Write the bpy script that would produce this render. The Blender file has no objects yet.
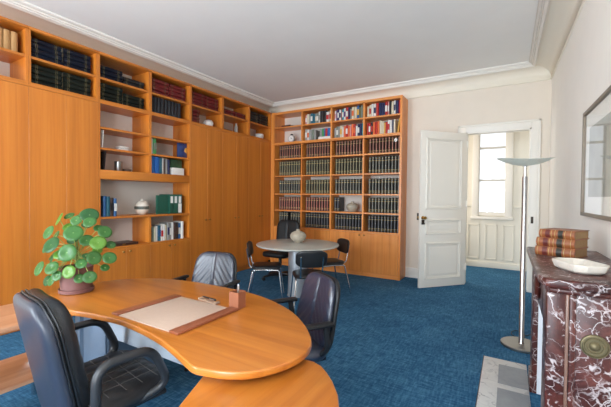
import bpy, bmesh, math, random
from mathutils import Vector, Matrix
random.seed(7)
SC = bpy.context.scene
COL = SC.collection
PI = math.pi

# ---------------------------------------------------------------- materials
def lin(c):
    return tuple((v/12.92 if v <= .04045 else ((v+.055)/1.055)**2.4) for v in c)
def rgb(r, g, b): return lin((r/255, g/255, b/255)) + (1.0,)
_m = {}
def new_mat(name):
    m = bpy.data.materials.new(name); m.use_nodes = True
    nt = m.node_tree; b = nt.nodes['Principled BSDF']
    return m, nt, b
def plain(name, c, rough=.6, metal=0., spec=.5, noise=0., nscale=40., bump=0., coat=0.):
    if name in _m: return _m[name]
    m, nt, b = new_mat(name)
    b.inputs['Base Color'].default_value = rgb(*c)
    b.inputs['Roughness'].default_value = rough; b.inputs['Metallic'].default_value = metal
    b.inputs['Specular IOR Level'].default_value = spec; b.inputs['Coat Weight'].default_value = coat
    if noise or bump:
        tc = nt.nodes.new('ShaderNodeTexCoord'); n = nt.nodes.new('ShaderNodeTexNoise')
        n.inputs['Scale'].default_value = nscale; n.inputs['Detail'].default_value = 4
        nt.links.new(tc.outputs['Object'], n.inputs['Vector'])
        if noise:
            mx = nt.nodes.new('ShaderNodeMix'); mx.data_type = 'RGBA'
            c1 = tuple(max(0, min(255, v*(1-noise))) for v in c); c2 = tuple(max(0, min(255, v*(1+noise))) for v in c)
            mx.inputs[6].default_value = rgb(*c1); mx.inputs[7].default_value = rgb(*c2)
            nt.links.new(n.outputs['Fac'], mx.inputs[0]); nt.links.new(mx.outputs[2], b.inputs['Base Color'])
        if bump:
            bp = nt.nodes.new('ShaderNodeBump'); bp.inputs['Strength'].default_value = bump; bp.inputs['Distance'].default_value = .01
            nt.links.new(n.outputs['Fac'], bp.inputs['Height']); nt.links.new(bp.outputs['Normal'], b.inputs['Normal'])
    _m[name] = m; return m
def ramp(nt, stops):
    r = nt.nodes.new('ShaderNodeValToRGB'); e = r.color_ramp.elements
    e[0].position, e[0].color = stops[0]; e[1].position, e[1].color = stops[-1]
    for p, c in stops[1:-1]:
        x = e.new(p); x.color = c
    return r
def wood(name, axis, dark, mid, light, rough=.38, coat=.15, plank=0.):
    m, nt, b = new_mat(name)
    tc = nt.nodes.new('ShaderNodeTexCoord'); mp = nt.nodes.new('ShaderNodeMapping')
    s = {'x': (.8, 22, 22), 'y': (22, .8, 22), 'z': (22, 22, .6), 'd': (22, .8, 22)}[axis]
    if axis == 'd': mp.inputs['Rotation'].default_value = (0, 0, math.radians(28))
    mp.inputs['Scale'].default_value = s
    nt.links.new(tc.outputs['Object'], mp.inputs['Vector'])
    n = nt.nodes.new('ShaderNodeTexNoise'); n.inputs['Scale'].default_value = 1.0; n.inputs['Detail'].default_value = 7
    n.inputs['Roughness'].default_value = .62; n.inputs['Distortion'].default_value = .15
    nt.links.new(mp.outputs['Vector'], n.inputs['Vector'])
    r = ramp(nt, [(.28, rgb(*dark)), (.5, rgb(*mid)), (.75, rgb(*light))])
    nt.links.new(n.outputs['Fac'], r.inputs['Fac'])
    # broad tone bands, like neighbouring veneer leaves
    mp2 = nt.nodes.new('ShaderNodeMapping'); mp2.inputs['Scale'].default_value = tuple(v*.22 for v in s)
    if axis == 'd': mp2.inputs['Rotation'].default_value = (0, 0, math.radians(28))
    nt.links.new(tc.outputs['Object'], mp2.inputs['Vector'])
    n2 = nt.nodes.new('ShaderNodeTexNoise'); n2.inputs['Scale'].default_value = 1.; n2.inputs['Detail'].default_value = 1
    nt.links.new(mp2.outputs['Vector'], n2.inputs['Vector'])
    mr = nt.nodes.new('ShaderNodeMapRange'); mr.inputs['From Min'].default_value = .3; mr.inputs['From Max'].default_value = .7
    mr.inputs['To Min'].default_value = .88; mr.inputs['To Max'].default_value = 1.08
    nt.links.new(n2.outputs['Fac'], mr.inputs['Value'])
    mu = nt.nodes.new('ShaderNodeMix'); mu.data_type = 'RGBA'; mu.blend_type = 'MULTIPLY'; mu.inputs[0].default_value = 1
    nt.links.new(r.outputs['Color'], mu.inputs[6]); nt.links.new(mr.outputs['Result'], mu.inputs[7])
    nt.links.new(mu.outputs[2], b.inputs['Base Color'])
    b.inputs['Roughness'].default_value = rough; b.inputs['Coat Weight'].default_value = coat; b.inputs['Coat Roughness'].default_value = .25
    _m[name] = m; return m
D, Mi, L = (190, 107, 34), (203, 119, 40), (212, 131, 50)
WV = wood('cherry_veneer_vertical', 'z', D, Mi, L)
WY = wood('cherry_veneer_along_y', 'y', D, Mi, L)
WX = wood('cherry_veneer_along_x', 'x', D, Mi, L)
D2, M2, L2 = (164, 90, 25), (182, 107, 36), (194, 121, 46)
WD = wood('desk_veneer', 'x', D2, M2, L2, rough=.3, coat=.3)
WR = wood('return_veneer', 'd', D2, M2, L2, rough=.3, coat=.3)
WC = wood('console_veneer', 'y', (186, 128, 92), (204, 148, 112), (216, 166, 130), rough=.35, coat=.2)
WB = wood('cherry_brightened_vertical', 'z', (206, 118, 48), (226, 140, 62), (234, 156, 78))  # bookcase cherry, colour brightened to offset the weak light at the back
WBX = wood('cherry_brightened_along_x', 'x', (206, 118, 52), (226, 142, 68), (234, 158, 84))
WALL = plain('cream_paint', (229, 217, 201), .75, noise=.015, nscale=6)
WALLR = plain('cream_paint_cool_lit', (247, 241, 232), .7, noise=.015, nscale=5)  # same wall paint, tinted to carry the right wall's cooler light
CEIL = plain('ceiling_paint', (240, 239, 235), .85, noise=.012, nscale=3)
MOULD = plain('moulding_paint', (234, 229, 220), .6)
DOORP = plain('door_gloss_paint', (236, 230, 219), .4)
HALLP = plain('hall_paint', (228, 222, 208), .6)
BACKP = plain('shelf_back_white', (214, 206, 196), .7)
BLACKL = plain('black_leather', (22, 23, 26), .4, spec=.5, nscale=160, bump=.12)
SHELL = plain('charcoal_leather_shell', (38, 44, 58), .38, spec=.6, nscale=120, bump=.06)
PLEAT = plain('navy_black_leather', (30, 38, 58), .34, spec=1., nscale=90, bump=.10, coat=.2)
BLKP = plain('black_plastic', (22, 22, 24), .45)
ARMP = plain('black_rubber_arm', (34, 35, 38), .42)
CHROME = plain('chrome', (210, 212, 215), .14, metal=1.)
STEEL = plain('brushed_steel', (196, 196, 196), .28, metal=1.)
GREYM = plain('grey_lacquered_metal', (104, 122, 142), .42)
WHITEM = plain('pale_grey_metal', (190, 200, 212), .45)
BRASS = plain('aged_brass', (178, 142, 78), .35, metal=1.)
OLDBR = plain('dull_brass', (112, 102, 76), .5, metal=.7, noise=.12, nscale=60)
TABLE = plain('grey_laminate', (182, 182, 173), .3, noise=.05, nscale=120, coat=.2)
PAGES = plain('book_pages', (206, 192, 164), .8)
WHITEC = plain('white_ceramic', (232, 230, 224), .35)
GOLD = plain('gold_tooling', (178, 156, 104), .4, metal=.3)

def carpet():
    m, nt, b = new_mat('blue_woven_carpet')
    tc = nt.nodes.new('ShaderNodeTexCoord')
    outs = []
    for sc in ((60, 9, 1), (9, 60, 1)):
        mp = nt.nodes.new('ShaderNodeMapping'); mp.inputs['Scale'].default_value = sc
        nt.links.new(tc.outputs['Object'], mp.inputs['Vector'])
        n = nt.nodes.new('ShaderNodeTexNoise'); n.inputs['Scale'].default_value = 1.0; n.inputs['Detail'].default_value = 5; n.inputs['Roughness'].default_value = .7
        nt.links.new(mp.outputs['Vector'], n.inputs['Vector']); outs.append(n.outputs['Fac'])
    ad = nt.nodes.new('ShaderNodeMath'); ad.operation = 'ADD'
    nt.links.new(outs[0], ad.inputs[0]); nt.links.new(outs[1], ad.inputs[1])
    n3 = nt.nodes.new('ShaderNodeTexNoise'); n3.inputs['Scale'].default_value = 2.2; n3.inputs['Detail'].default_value = 3
    nt.links.new(tc.outputs['Object'], n3.inputs['Vector'])
    ad2 = nt.nodes.new('ShaderNodeMath'); ad2.operation = 'MULTIPLY_ADD'; ad2.inputs[1].default_value = .35
    nt.links.new(n3.outputs['Fac'], ad2.inputs[0]); nt.links.new(ad.outputs[0], ad2.inputs[2])
    r = ramp(nt, [(.0, rgb(28, 60, 92)), (.45, rgb(50, 97, 131)), (1., rgb(100, 148, 178))])
    mr = nt.nodes.new('ShaderNodeMapRange'); mr.inputs['From Min'].default_value = .78; mr.inputs['From Max'].default_value = 1.6
    nt.links.new(ad2.outputs[0], mr.inputs['Value']); nt.links.new(mr.outputs['Result'], r.inputs['Fac'])
    nt.links.new(r.outputs['Color'], b.inputs['Base Color'])
    b.inputs['Roughness'].default_value = .95; b.inputs['Specular IOR Level'].default_value = .1
    bp = nt.nodes.new('ShaderNodeBump'); bp.inputs['Strength'].default_value = .3; bp.inputs['Distance'].default_value = .006
    nt.links.new(ad.outputs[0], bp.inputs['Height']); nt.links.new(bp.outputs['Normal'], b.inputs['Normal'])
    return m
CARPET = carpet()
def marble(name, base, patch, vein, vsc=5., rough=.16, vw=.05, psc=4., fleck=True):
    m, nt, b = new_mat(name)
    tc = nt.nodes.new('ShaderNodeTexCoord')
    dn = nt.nodes.new('ShaderNodeTexNoise'); dn.inputs['Scale'].default_value = 3.5; dn.inputs['Detail'].default_value = 6
    nt.links.new(tc.outputs['Object'], dn.inputs['Vector'])
    va = nt.nodes.new('ShaderNodeVectorMath'); va.operation = 'MULTIPLY_ADD'; va.inputs[1].default_value = (.5, .5, .5)
    nt.links.new(dn.outputs['Color'], va.inputs[0]); nt.links.new(tc.outputs['Object'], va.inputs[2])
    pn = nt.nodes.new('ShaderNodeTexNoise'); pn.inputs['Scale'].default_value = psc; pn.inputs['Detail'].default_value = 8; pn.inputs['Roughness'].default_value = .65
    nt.links.new(va.outputs[0], pn.inputs['Vector'])
    pr = ramp(nt, [(.32, rgb(*base[0])), (.5, rgb(*base[1])), (.66, rgb(*patch))])
    nt.links.new(pn.outputs['Fac'], pr.inputs['Fac'])
    vs = []
    for sc, w in ((vsc, vw), (vsc*2.7, vw*1.5), (vsc*.45, vw*.6)):
        v = nt.nodes.new('ShaderNodeTexVoronoi'); v.feature = 'DISTANCE_TO_EDGE'; v.inputs['Scale'].default_value = sc
        nt.links.new(va.outputs[0], v.inputs['Vector'])
        r = nt.nodes.new('ShaderNodeMapRange'); r.inputs['From Min'].default_value = 0; r.inputs['From Max'].default_value = w
        r.inputs['To Min'].default_value = 1; r.inputs['To Max'].default_value = 0
        nt.links.new(v.outputs['Distance'], r.inputs['Value'])
        mk = nt.nodes.new('ShaderNodeTexNoise'); mk.inputs['Scale'].default_value = sc*1.1; mk.inputs['Detail'].default_value = 3
        nt.links.new(tc.outputs['Object'], mk.inputs['Vector'])
        mr = nt.nodes.new('ShaderNodeMapRange'); mr.inputs['From Min'].default_value = .45; mr.inputs['From Max'].default_value = .60
        nt.links.new(mk.outputs['Fac'], mr.inputs['Value'])
        mu = nt.nodes.new('ShaderNodeMath'); mu.operation = 'MULTIPLY'
        nt.links.new(r.outputs['Result'], mu.inputs[0]); nt.links.new(mr.outputs['Result'], mu.inputs[1]); vs.append(mu.outputs[0])
    mxm = nt.nodes.new('ShaderNodeMath'); mxm.operation = 'MAXIMUM'
    nt.links.new(vs[0], mxm.inputs[0]); nt.links.new(vs[1], mxm.inputs[1])
    mxb = nt.nodes.new('ShaderNodeMath'); mxb.operation = 'MAXIMUM'; nt.links.new(mxm.outputs[0], mxb.inputs[0]); nt.links.new(vs[2], mxb.inputs[1]); fac = mxb.outputs[0]
    if fleck:
        fn = nt.nodes.new('ShaderNodeTexNoise'); fn.inputs['Scale'].default_value = 26; fn.inputs['Detail'].default_value = 3; fn.inputs['Distortion'].default_value = .8
        nt.links.new(tc.outputs['Object'], fn.inputs['Vector'])
        fr = nt.nodes.new('ShaderNodeMapRange'); fr.inputs['From Min'].default_value = .62; fr.inputs['From Max'].default_value = .70; fr.inputs['To Max'].default_value = .8
        nt.links.new(fn.outputs['Fac'], fr.inputs['Value'])
        m2 = nt.nodes.new('ShaderNodeMath'); m2.operation = 'MAXIMUM'
        nt.links.new(fac, m2.inputs[0]); nt.links.new(fr.outputs['Result'], m2.inputs[1]); fac = m2.outputs[0]
    mx = nt.nodes.new('ShaderNodeMix'); mx.data_type = 'RGBA'
    nt.links.new(fac, mx.inputs[0]); nt.links.new(pr.outputs['Color'], mx.inputs[6]); mx.inputs[7].default_value = rgb(*vein)
    nt.links.new(mx.outputs[2], b.inputs['Base Color'])
    b.inputs['Roughness'].default_value = rough
    _m[name] = m; return m
REDM = marble('red_marble', ((40, 18, 16), (70, 31, 26)), (100, 54, 46), (196, 186, 186), vsc=5., vw=.024, rough=.32, psc=6)
REDM.node_tree.nodes['Principled BSDF'].inputs['Specular IOR Level'].default_value = .3
WHM = marble('white_marble', ((206, 206, 204), (220, 219, 216)), (228, 227, 223), (164, 164, 166), vsc=2.5, rough=.6, vw=.03, fleck=False)
GRM = marble('grey_marble', ((134, 138, 142), (148, 151, 154)), (158, 161, 163), (150, 152, 154), vsc=3, rough=.6, vw=.03, fleck=False)
def glass_mat():
    m, nt, b = new_mat('window_glass')
    nt.nodes.remove(b); out = nt.nodes['Material Output']
    t = nt.nodes.new('ShaderNodeBsdfTransparent'); g = nt.nodes.new('ShaderNodeBsdfGlossy'); g.inputs['Roughness'].default_value = .02
    f = nt.nodes.new('ShaderNodeFresnel'); f.inputs['IOR'].default_value = 1.45
    mx = nt.nodes.new('ShaderNodeMixShader')
    ge = nt.nodes.new('ShaderNodeNewGeometry'); iv = nt.nodes.new('ShaderNodeMath'); iv.operation = 'SUBTRACT'; iv.inputs[0].default_value = 1
    mu = nt.nodes.new('ShaderNodeMath'); mu.operation = 'MULTIPLY'; nt.links.new(ge.outputs['Backfacing'], iv.inputs[1]); nt.links.new(iv.outputs[0], mu.inputs[0]); nt.links.new(f.outputs[0], mu.inputs[1])
    nt.links.new(mu.outputs[0], mx.inputs[0]); nt.links.new(t.outputs[0], mx.inputs[1]); nt.links.new(g.outputs[0], mx.inputs[2])
    nt.links.new(mx.outputs[0], out.inputs['Surface'])
    return m
GLASS = glass_mat()

# ---------------------------------------------------------------- mesh builder
class MB:
    def __init__(s): s.bm = bmesh.new(); s.slot = 0
    def _tag(s, faces, smooth=False):
        for f in faces: f.material_index = s.slot; f.smooth = smooth
    def box(s, x0, x1, y0, y1, z0, z1, bev=0., seg=2, M=None):
        t = bmesh.new(); bmesh.ops.create_cube(t, size=1)
        for v in t.verts:
            v.co = Vector(((x0+x1)/2+v.co.x*(x1-x0), (y0+y1)/2+v.co.y*(y1-y0), (z0+z1)/2+v.co.z*(z1-z0)))
        if bev > 0: bmesh.ops.bevel(t, geom=t.edges[:], offset=bev, segments=seg, affect='EDGES', profile=.5)
        s.merge(t, M, bev > 0); return s
    def merge(s, t, M=None, smooth=False):
        if M is not None: bmesh.ops.transform(t, matrix=M, verts=t.verts)
        mp = {}
        for v in t.verts: mp[v] = s.bm.verts.new(v.co)
        for f in t.faces:
            try:
                g = s.bm.faces.new([mp[v] for v in f.verts]); g.material_index = s.slot; g.smooth = smooth
            except ValueError: pass
        t.free()
    def prism(s, poly, z0, z1, bev=0., seg=3, M=None):
        t = bmesh.new()
        a = [t.verts.new((x, y, z0)) for x, y in poly]; b = [t.verts.new((x, y, z1)) for x, y in poly]
        n = len(poly); t.faces.new(list(reversed(a))); t.faces.new(b)
        for i in range(n): t.faces.new((a[i], a[(i+1) % n], b[(i+1) % n], b[i]))
        bmesh.ops.recalc_face_normals(t, faces=t.faces)
        if bev > 0:
            ed = [e for e in t.edges if abs(e.verts[0].co.z-e.verts[1].co.z) < 1e-6]
            bmesh.ops.bevel(t, geom=ed, offset=bev, segments=seg, affect='EDGES', profile=.5)
        s.merge(t, M, True); return s
    def tube(s, pts, r, seg=10, closed=False, flat=1., M=None):
        t = bmesh.new(); P = [Vector(p) for p in pts]; n = len(P); rings = []
        rr = r if isinstance(r, (list, tuple)) else [r]*n
        up = None
        for i, p in enumerate(P):
            if closed: d = P[(i+1) % n]-P[i-1]
            else: d = (P[min(i+1, n-1)]-P[max(i-1, 0)])
            d.normalize()
            if up is None:
                up = Vector((0, 0, 1)) if abs(d.z) < .9 else Vector((1, 0, 0))
            sx = d.cross(up).normalized(); up = sx.cross(d).normalized()
            rings.append([t.verts.new(p + sx*math.cos(2*PI*k/seg)*rr[i]*flat + up*math.sin(2*PI*k/seg)*rr[i]) for k in range(seg)])
        m = n if closed else n-1
        for i in range(m):
            A, B = rings[i], rings[(i+1) % n]
            for k in range(seg): t.faces.new((A[k], A[(k+1) % seg], B[(k+1) % seg], B[k]))
        if not closed:
            t.faces.new(list(reversed(rings[0]))); t.faces.new(rings[-1])
        bmesh.ops.recalc_face_normals(t, faces=t.faces)
        s.merge(t, M, True); return s
    def lathe(s, prof, seg=32, c=(0, 0, 0), M=None, ex=1., ey=1.):
        t = bmesh.new(); rings = []
        for r, z in prof:
            if r < 1e-6: rings.append([t.verts.new((c[0], c[1], c[2]+z))])
            else: rings.append([t.verts.new((c[0]+ex*r*math.cos(2*PI*k/seg), c[1]+ey*r*math.sin(2*PI*k/seg), c[2]+z)) for k in range(seg)])
        for A, B in zip(rings, rings[1:]):
            for k in range(seg):
                k2 = (k+1) % seg
                if len(A) == 1 and len(B) == 1: continue
                if len(A) == 1: t.faces.new((A[0], B[k2], B[k]))
                elif len(B) == 1: t.faces.new((A[k], A[k2], B[0]))
                else: t.faces.new((A[k], A[k2], B[k2], B[k]))
        if len(rings[0]) > 1: t.faces.new(list(reversed(rings[0])))
        if len(rings[-1]) > 1: t.faces.new(rings[-1])
        bmesh.ops.recalc_face_normals(t, faces=t.faces)
        s.merge(t, M, True); return s
    def pad(s, w, h, th, k=.35, nu=26, nv=26, front=None, bend=None, p=8., M=None):
        """closed cushion in the xz plane, front towards -y"""
        t = bmesh.new()
        def g(i, n): return math.sin(PI/2*(-1+2*i/n))
        F = {}; B = {}
        for i in range(nu+1):
            for j in range(nv+1):
                u, v = g(i, nu), g(j, nv)
                x = w/2*u*math.sqrt(max(0, 1-k*abs(v)**6)); z = h/2*v*math.sqrt(max(0, 1-k*abs(u)**6))
                tt = th/2*math.sqrt(max(0, 1-abs(u)**p))*math.sqrt(max(0, 1-abs(v)**p))
                y0 = bend(x, z) if bend else 0.
                edge = i in (0, nu) or j in (0, nv)
                if edge: F[i, j] = B[i, j] = t.verts.new((x, y0, z))
                else:
                    e = front(x, z) if front else 0.
                    fade = min(1, tt/(th/2)*1.0)**2
                    F[i, j] = t.verts.new((x, y0-tt+e*fade, z)); B[i, j] = t.verts.new((x, y0+tt, z))
        for i in range(nu):
            for j in range(nv):
                for D_, o in ((F, 0), (B, 1)):
                    q = [D_[i, j], D_[i+1, j], D_[i+1, j+1], D_[i, j+1]]
                    if o: q.reverse()
                    try: t.faces.new(q)
                    except ValueError: pass
        bmesh.ops.recalc_face_normals(t, faces=t.faces)
        s.merge(t, M, True); return s

def root_of(o):
    while o.parent: o = o.parent
    return o
def obj(name, mb, mats, parent=None, world=False, loc=None, angle=35, kind=None):
    me = bpy.data.meshes.new(name)
    off = Vector((0, 0, 0))
    if parent is not None and world: off = root_of(parent).location
    if parent is None and loc is not None: off = Vector(loc)
    if off.length: bmesh.ops.translate(mb.bm, vec=-off, verts=mb.bm.verts)
    mb.bm.to_mesh(me); mb.bm.free()
    for m in (mats if isinstance(mats, (list, tuple)) else [mats]): me.materials.append(m)
    try: me.set_sharp_from_angle(angle=math.radians(angle))
    except Exception: pass
    o = bpy.data.objects.new(name, me); COL.objects.link(o)
    if parent is not None: o.parent = parent
    elif loc is not None: o.location = loc
    if kind: o['kind'] = kind
    return o
def tag(o, label, cat, group=None):
    o['label'] = label; o['category'] = cat
    if group: o['group'] = group
    return o
def thing(name, label, cat, loc=(0, 0, 0), rz=0., group=None):
    o = bpy.data.objects.new(name, None); COL.objects.link(o); o.empty_display_size = .1
    o.location = loc; o.rotation_euler = (0, 0, rz)
    return tag(o, label, cat, group)
def struct(name, mb, mat, parent=None):
    o = obj(name, mb, mat, parent, world=bool(parent))
    if parent is None: o['kind'] = 'structure'
    return o
def dup(o, label, loc, rz=None, group=None):
    r = o.copy(); COL.objects.link(r); r.location = loc
    if rz is not None: r.rotation_euler = (0, 0, rz)
    r['label'] = label
    if group: r['group'] = group
    def rec(src, par):
        for ch in list(src.children):
            c = ch.copy(); COL.objects.link(c); c.parent = par; rec(ch, c)
    rec(o, r)
    return r
def fillet(pts, rad, n=6):
    P = [Vector(p) for p in pts]; out = [P[0]]
    for i in range(1, len(P)-1):
        a, b, c = P[i-1], P[i], P[i+1]
        d1 = (a-b); d2 = (c-b); r = min(rad, d1.length*.49, d2.length*.49)
        p1 = b+d1.normalized()*r; p2 = b+d2.normalized()*r
        for k in range(n+1):
            t = k/n; out.append(p1*(1-t)**2 + b*2*t*(1-t) + p2*t*t)
    out.append(P[-1]); return out
def spline(pts, n=6):
    P = [Vector((x, y)) for x, y in pts]; N = len(P); out = []
    for i in range(N):
        p0, p1, p2, p3 = P[i-1], P[i], P[(i+1) % N], P[(i+2) % N]
        for k in range(n):
            t = k/n
            q = .5*((2*p1)+(p2-p0)*t+(2*p0-5*p1+4*p2-p3)*t*t+(3*p1-p0-3*p2+p3)*t**3)
            out.append((q.x, q.y))
    return out

# ---------------------------------------------------------------- room shell
XW, YB, YF, ZC = -4.63, 6.095, -1.75, 3.34
def xr(y): return .495 + (6.095-y)*.017
RA, RB, RC_, RD = (XW, YF), (xr(YF), YF), (xr(YB), YB), (XW, YB)
struct('floor', MB().box(-4.9, 1.6, -2.0, 8.0, -.1, 0), CARPET)
struct('ceiling', MB().box(-4.9, 1.6, -2.0, 6.2, ZC, ZC+.1), CEIL)
struct('wall_left', MB().box(XW-.15, XW, -2.0, YB+.15, 0, ZC), WALL)
mb = MB(); mb.prism([(xr(YF-.2), YF-.2), (xr(YF-.2)+.15, YF-.2), (xr(YB+.2)+.15, YB), (xr(YB), YB)], 0, ZC)
struct('wall_right', mb, WALLR)
OX0, OX1, OZ = -.62, .265, 2.45
mb = MB(); mb.box(XW, OX0, YB, YB+.14, 0, ZC); mb.box(OX1, xr(YB)+.15, YB, YB+.14, 0, ZC); mb.box(OX0, OX1, YB, YB+.14, OZ, ZC)
struct('wall_back', mb, WALL)
# window wall behind the camera with two tall windows
mb = MB(); wins = [(-4.0, -2.6), (-1.35, .05)]; wz0, wz1 = .35, 2.85
mb.box(XW, wins[0][0], YF-.2, YF, 0, ZC); mb.box(wins[0][1], wins[1][0], YF-.2, YF, 0, ZC); mb.box(wins[1][1], xr(YF)+.15, YF-.2, YF, 0, ZC)
for a, b in wins: mb.box(a, b, YF-.2, YF, 0, wz0); mb.box(a, b, YF-.2, YF, wz1, ZC)
struct('wall_front', mb, WALL)
for i, (a, b) in enumerate(wins):
    mb = MB()
    for x0, x1 in ((a, a+.06), (b-.06, b), ((a+b)/2-.05, (a+b)/2+.05)): mb.box(x0, x1, YF-.12, YF-.06, wz0, wz1)
    for z0, z1 in ((wz0, wz0+.08), (wz1-.08, wz1), (1.9, 1.95)): mb.box(a, b, YF-.12, YF-.06, z0, z1)
    w = obj('window_%d' % (i+2), mb, MOULD); w['kind'] = 'structure'
# cornice: picture rail, cove and ceiling moulding swept round the room
outer = [RA, RB, RC_, RD]
inner = [(-4.235, YF+.3), (.235, YF+.3), (.20, YB-.30), (-4.235, YB-.30)]
COVEP = plain('cream_cove_paint', (238, 230, 214), .7)
prof = [(0, 3.118), (.05, 3.124), (.06, 3.136), (.03, 3.146), (.05, 3.19), (.14, 3.235), (.28, 3.268), (.45, 3.29), (.62, 3.30), (.72, 3.30),
        (.72, 3.282), (.77, 3.272), (.81, 3.284), (.845, 3.284), (.86, 3.298), (.90, 3.298), (.915, 3.312), (.96, 3.312), (1.0, 3.325), (1.0, ZC+.01), (0, ZC+.01)]
def side(name, k):
    mb = MB(); bm = mb.bm; k2 = (k+1) % 4; R = []
    for d, z in prof:
        r = []
        for q in (k, k2):
            o, i_ = outer[q], inner[q]; r.append(bm.verts.new((o[0]+(i_[0]-o[0])*d, o[1]+(i_[1]-o[1])*d, z)))
        R.append(r)
    for q, (A, B) in enumerate(zip(R, R[1:]+R[:1])):
        f = bm.faces.new((A[0], A[1], B[1], B[0])); f.smooth = True; f.material_index = 1 if q < 9 else 0
    bm.faces.new([r[0] for r in R]); bm.faces.new([r[1] for r in reversed(R)])
    bmesh.ops.recalc_face_normals(bm, faces=bm.faces)
    o = obj(name, mb, [MOULD, COVEP], angle=50); o['kind'] = 'structure'
for k, n in enumerate(('trim_1', 'trim_2', 'trim_3', 'trim_4')): side(n, k)
def baseb(name, x0, x1, y0, y1, h=.17):
    mb = MB(); mb.box(x0, x1, y0, y1, 0, h, .006); mb.box(x0-.004 if x1-x0 < .1 else x0, x1, y0-(.006 if x1-x0 > .1 else 0), y1, 0, .03)
    struct(name, mb, MOULD)
baseb('baseboard_back', -1.553, OX0-.13, YB-.022, YB+.01)
mb = MB(); mb.prism([(xr(3.3)-.022, 3.3), (xr(3.3)+.01, 3.3), (xr(YB)+.01, YB), (xr(YB)-.022, YB)], 0, .17)
struct('baseboard_right', mb, MOULD)
# door frame (stepped architrave + lining)
mb = MB(); y0 = YB-.03
AW = .115
for x0, x1, s in ((OX0-AW, OX0, -1), (OX1, OX1+AW, 1)):
    mb.box(x0, x1, YB-.022, YB+.01, 0, OZ+AW, .004)
    e = x0 if s < 0 else x1-.03
    mb.box(e, e+.03, YB-.04, YB+.01, 0, OZ+AW, .006)
mb.box(OX0, OX1, YB-.0215, YB+.01, OZ, OZ+AW, .004); mb.box(OX0-AW, OX1+AW, YB-.04, YB+.01, OZ+AW-.03, OZ+AW, .006)
mb.box(OX0, OX0+.02, YB-.01, YB+.15, 0, OZ); mb.box(OX1-.02, OX1, YB-.01, YB+.15, 0, OZ); mb.box(OX0, OX1, YB-.01, YB+.15, OZ-.02, OZ)
frame_trim = struct('trim_5', mb, DOORP)
obj('strike_plate', MB().box(OX1+.012, OX1+.045, YB-.028, YB-.02, 1.03, 1.13, .002), plain('dark_bronze', (70, 62, 54), .4, metal=.6), frame_trim)
# the open door leaf (local x from hinge to free edge, y thickness)
dr = bpy.data.objects.new('door_1', None); COL.objects.link(dr); dr['kind'] = 'structure'
dr.location = (OX0+.012, YB-.05, 0); DA = math.atan2(-.643, -.57); dr.rotation_euler = (0, 0, DA)
DWd, DH = .862, 2.425
mb = MB(); mb.box(0, DWd, -.018, .018, .008, DH, .003)
obj('door_leaf', mb, DOORP, dr)
def panel_mould(mb, x0, x1, z0, z1, side_):
    # a bevelled frame moulding and a raised field on one face
    y = .018*side_
    for w, o, h in ((.0, .022, .016), (.028, .014, .008)):
        a, b, c, d = x0+w, x1-w, z0+w, z1-w
        for q in ((a, a+o, c, d), (b-o, b, c, d), (a, b, c, c+o), (a, b, d-o, d)):
            ya, yb = sorted((y-.002*side_, y+h*side_)); mb.box(q[0], q[1], ya, yb, q[2], q[3], .004, 1)
    ya, yb = sorted((y-.002*side_, y+.004*side_)); mb.box(x0+.075, x1-.075, ya, yb, z0+.075, z1-.075, .003, 1)
for nm, (z0, z1) in dict(top=(1.22, 2.32), mid=(.83, 1.06), low=(.13, .70)).items():
    mb = MB(); panel_mould(mb, .10, .765, z0, z1, 1); panel_mould(mb, .10, .765, z0, z1, -1)
    obj('panel', mb, DOORP, dr)
BRZ = plain('dark_bronze', (70, 62, 54), .4, metal=.6)
for s in (1, -1):
    mb = MB(); Mx = Matrix.Translation((.815, .018*s, 1.09)) @ Matrix.Rotation(-PI/2*s, 4, 'X')
    mb.lathe([(.0, 0), (.026, 0), (.026, .006), (.010, .01), (.009, .035), (.020, .045), (.026, .058), (.022, .070), (0, .074)], 20, M=Mx)
    obj('door_knob', mb, BRASS, dr)
mb = MB(); mb.box(.79, .838, .017, .03, .985, 1.06, .004); mb.box(.79, .838, -.03, -.017, .985, 1.06, .004); obj('lock_case', mb, BRZ, dr)
mb = MB(); mb.box(.808, .82, .03, .055, 1.0, 1.004); mb.lathe([(0, 0), (.012, 0), (.012, .004), (0, .004)], 12, M=Matrix.Translation((.814, .06, 1.002))@Matrix.Rotation(PI/2, 4, 'Y')); obj('key', mb, BRZ, dr)
mb = MB()
for z in (.25, 1.25, 2.2): mb.lathe([(0, 0), (.011, 0), (.011, .1), (0, .1)], 10, c=(-.006, .022, z))
obj('hinge', mb, DOORP, dr)
sw = obj('light_switch', MB().box(-1.372, -1.336, YB-.012, YB-.0005, 1.01, 1.13, .003), BRZ, loc=(-1.354, YB, 1.07))
sw.data.materials[0] = BRZ
tag(sw, 'small dark switch plate on the cream wall at the open door edge', 'switch')

# hall beyond the door
YH = 7.81
hx0, hx1 = -1.75, 1.15
mb = MB(); a, b, z0, z1 = -.535, -.085, 1.115, 2.73
mb.box(hx0, a, YH, YH+.15, 0, ZC); mb.box(b, hx1, YH, YH+.15, 0, ZC); mb.box(a, b, YH, YH+.15, 0, z0); mb.box(a, b, YH, YH+.15, z1, ZC)
struct('wall_hall_back', mb, HALLP)
struct('wall_hall_left', MB().box(hx0-.15, hx0, YB+.14, YH+.15, 0, ZC), HALLP)
struct('wall_hall_right', MB().box(hx1, hx1+.15, YB+.14, YH+.15, 0, ZC), HALLP)
struct('ceiling_hall', MB().box(hx0-.15, hx1+.15, YB+.14, YH+.15, ZC, ZC+.1), CEIL)
w1 = bpy.data.objects.new('window_1', None); COL.objects.link(w1); w1['kind'] = 'structure'; w1.location = (-.31, YH, z0)
mb = MB()
mb.box(a-.125, a-.01, YH-.05, YH+.01, .995, 2.86, .008); mb.box(b+.01, b+.135, YH-.05, YH+.01, .995, 2.86, .008)
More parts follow.
